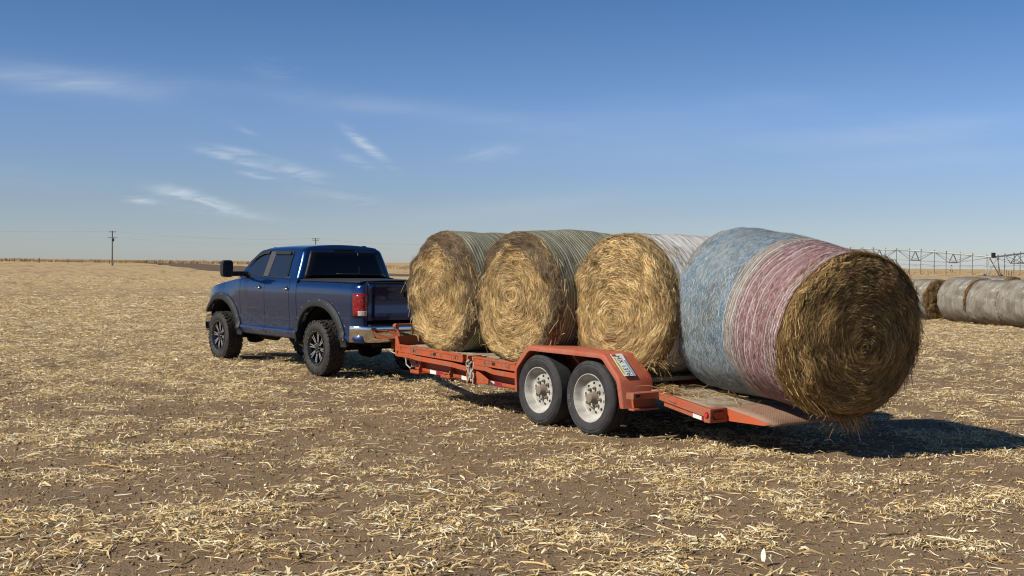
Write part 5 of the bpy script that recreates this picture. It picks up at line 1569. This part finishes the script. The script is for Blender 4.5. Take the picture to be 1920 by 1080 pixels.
pole(210, D1, H1, "wooden utility pole with two crossarms standing alone on the left horizon", [(H1 - .35, 1.9, 0), (H1 - 2.0, 2.3, 0)])
pole(591, D2, H2, "wooden utility pole with a wide crossarm rising behind the pickup's roof", [(H2 - .25, 2.6, 0), (H2 - .75, 2.2, 0)], False)
A_, B_ = Vector((az_at(210, D1), D1, 0)), Vector((az_at(591, D2), D2, 0))
dW = B_ - A_
for nm, zz_, off in (("upper", H1 - .1, .8), ("upper", H1 - .1, -.8), ("lower", H1 - 1.8, .9)):
    pts = []
    for k in range(-14, 37):
        t = k / 12.0; fr_ = t - math.floor(t)
        sag = 1.1 * 4 * fr_ * (1 - fr_)
        q = A_ + dW * t
        pts.append((q.x, q.y + off, zz_ - .3 - sag))
    mb = MB(); mb.tube(pts, .007, 4)
    o = mb.build("overhead_wire", m_wire); tag(o, "thin overhead wire strung between the two utility poles", "wire", "overhead wires between the utility poles")
# ------------------------------------------------------------ fence posts on the horizon
for px, d, h, wd in ((2, 520, 1.5, .10), (18, 520, 1.6, .10), (46, 540, 1.3, .10), (73, 500, 2.0, .22), (127, 500, 1.9, .16), (153, 500, 1.5, .10), (185, 520, 1.5, .12), (205, 480, 1.6, .14), (236, 480, 1.7, .10)):
    mb = MB(); mb.tube([(0, 0, -.2), (.02, 0, h * .6), (random.uniform(-.06, .06), 0, h)], [wd, wd * .95, wd * .85], 8)
    o = mb.build("fence_post", m_wood); o.location = (az_at(px, d), d, 0)
    tag(o, "weathered fence post on the left horizon" if px not in (73,) else "thickest fence post on the left horizon", "fence post", "fence posts on the horizon")
for px, d, h, wd in ((1887, 330, 1.7, .10), (1891, 330, 1.3, .12), (1896, 330, 1.4, .12)):
    mb = MB(); mb.tube([(0, 0, -.2), (.02, 0, h * .6), (random.uniform(-.06, .06), 0, h)], [wd, wd * .95, wd * .85], 8)
    o = mb.build("fence_post", m_wood); o.location = (az_at(px, d), d, 0)
    tag(o, "small dark post on the right horizon beyond the irrigation span", "fence post", "posts on the right horizon")
# ------------------------------------------------------------ bare tree beyond the truck
m_bark = simple("bare_bark", (.14, .105, .085), .9, 0, .2, 0, .2, 1)
tree = thing("bare_tree", "bare leafless tree whose crown shows over the pickup's roof", "tree", (az_at(637, 520), 520, 0))
mb = MB(); mb.tube([(0, 0, -.3), (.1, 0, 2.0), (0, .1, 4.0)], [.35, .26, .18], 8); mb.build("trunk", m_bark, tree)
mb = MB(); g = random.Random(4)
def branch(p, d, ln, r, lev):
    q = p + d * ln; mid = p + d * ln * .5 + Vector((g.uniform(-1, 1), g.uniform(-1, 1), g.uniform(-.3, .5))) * ln * .08
    mb.tube([p, mid, q], [r, r * .8, r * .6], 5)
    if lev == 0: return
    for _ in range(4 if lev > 1 else 5):
        nd = (d + Vector((g.uniform(-1, 1), g.uniform(-1, 1), g.uniform(-.35, .7))) * .85).normalized()
        branch(p + d * ln * g.uniform(.55, 1), nd, ln * g.uniform(.5, .78), r * .6, lev - 1)
for k in range(6):
    branch(Vector((0, .05, 2.6 + k * .25)), Vector((g.uniform(-1, 1), g.uniform(-1, 1), g.uniform(.5, 1.0))).normalized(), 2.5, .12, 3)
mb.build("crown", m_bark, tree, smooth=False)
# ------------------------------------------------------------ hay scraps around the last bale
def hay_patch(n, cu, cv, su, sv, zf, pal, seed, lmax=.30, up=.35):
    g = np.random.default_rng(seed)
    u = g.normal(cu, su, n); v = g.normal(cv, sv, n)
    X_ = T_O.x + T_U.x * u + T_V.x * v; Y_ = T_O.y + T_U.y * u + T_V.y * v
    z_ = np.array([zf(a, b_) for a, b_ in zip(u, v)]) + g.random(n) ** 2 * .06
    V_, Q_ = strips(X_, Y_, z_, g.random(n) * 2 * PI, g.uniform(.06, lmax, n), g.uniform(.003, .007, n), g.random(n) * .03, np.abs(g.normal(0, up, n)) * .5, g.normal(0, .5, n), g.normal(0, .6, n))
    return V_, Q_, np.repeat(pal[g.choice(len(pal), n)] * g.uniform(.7, 1.1, (n, 1)), 6, 0)
tail_z = lambda u, v: .505 - .122 * max(0, -1.5 - u) + .012
v_, q_, c_ = merge([hay_patch(90, -1.75, -.55, .12, .16, tail_z, PG, 1), hay_patch(80, -2.0, -1.0, .15, .2, tail_z, PB, 2), hay_patch(160, -1.62, -.50, .05, .05, tail_z, PG, 4)])
o = np_mesh("hay_scraps", v_, q_, m_strand, col=c_); tag(o, "loose hay scraps spilled on the trailer's tail deck", "hay", None, "stuff")
# ------------------------------------------------------------ two pale corn husks that stand out on the soil
m_husk = simple("pale_husk", (.80, .74, .60), .7, 0, .3, 0, .08, 60)
def husk(loc, rot, ln, wd, label):
    mb = MB(); rows = []
    for i in range(9):
        t = i / 8; w_ = wd * math.sin(PI * (.12 + .86 * t)) ** .7
        rows.append([(w_ * (k / 6 - .5) * 2, .35 * w_ * (1 - ((k / 6 - .5) * 2) ** 2) + .12 * ln * t * t, ln * t) for k in range(7)])
    mb.grid(rows)
    o = mb.build("corn_husk", m_husk, solid=.0015); o.location = loc; o.rotation_euler = rot
    tag(o, label, "corn husk", "pale corn husks on the soil")
husk((1.549, 7.112, .0), (R(8), R(4), R(-50)), .085, .019, "white corn husk standing upright at the bottom right foreground")
husk((2.610, 10.408, .015), (R(60), 0, R(-40)), .11, .018, "white corn husk lying at the edge of the big bale's shadow")
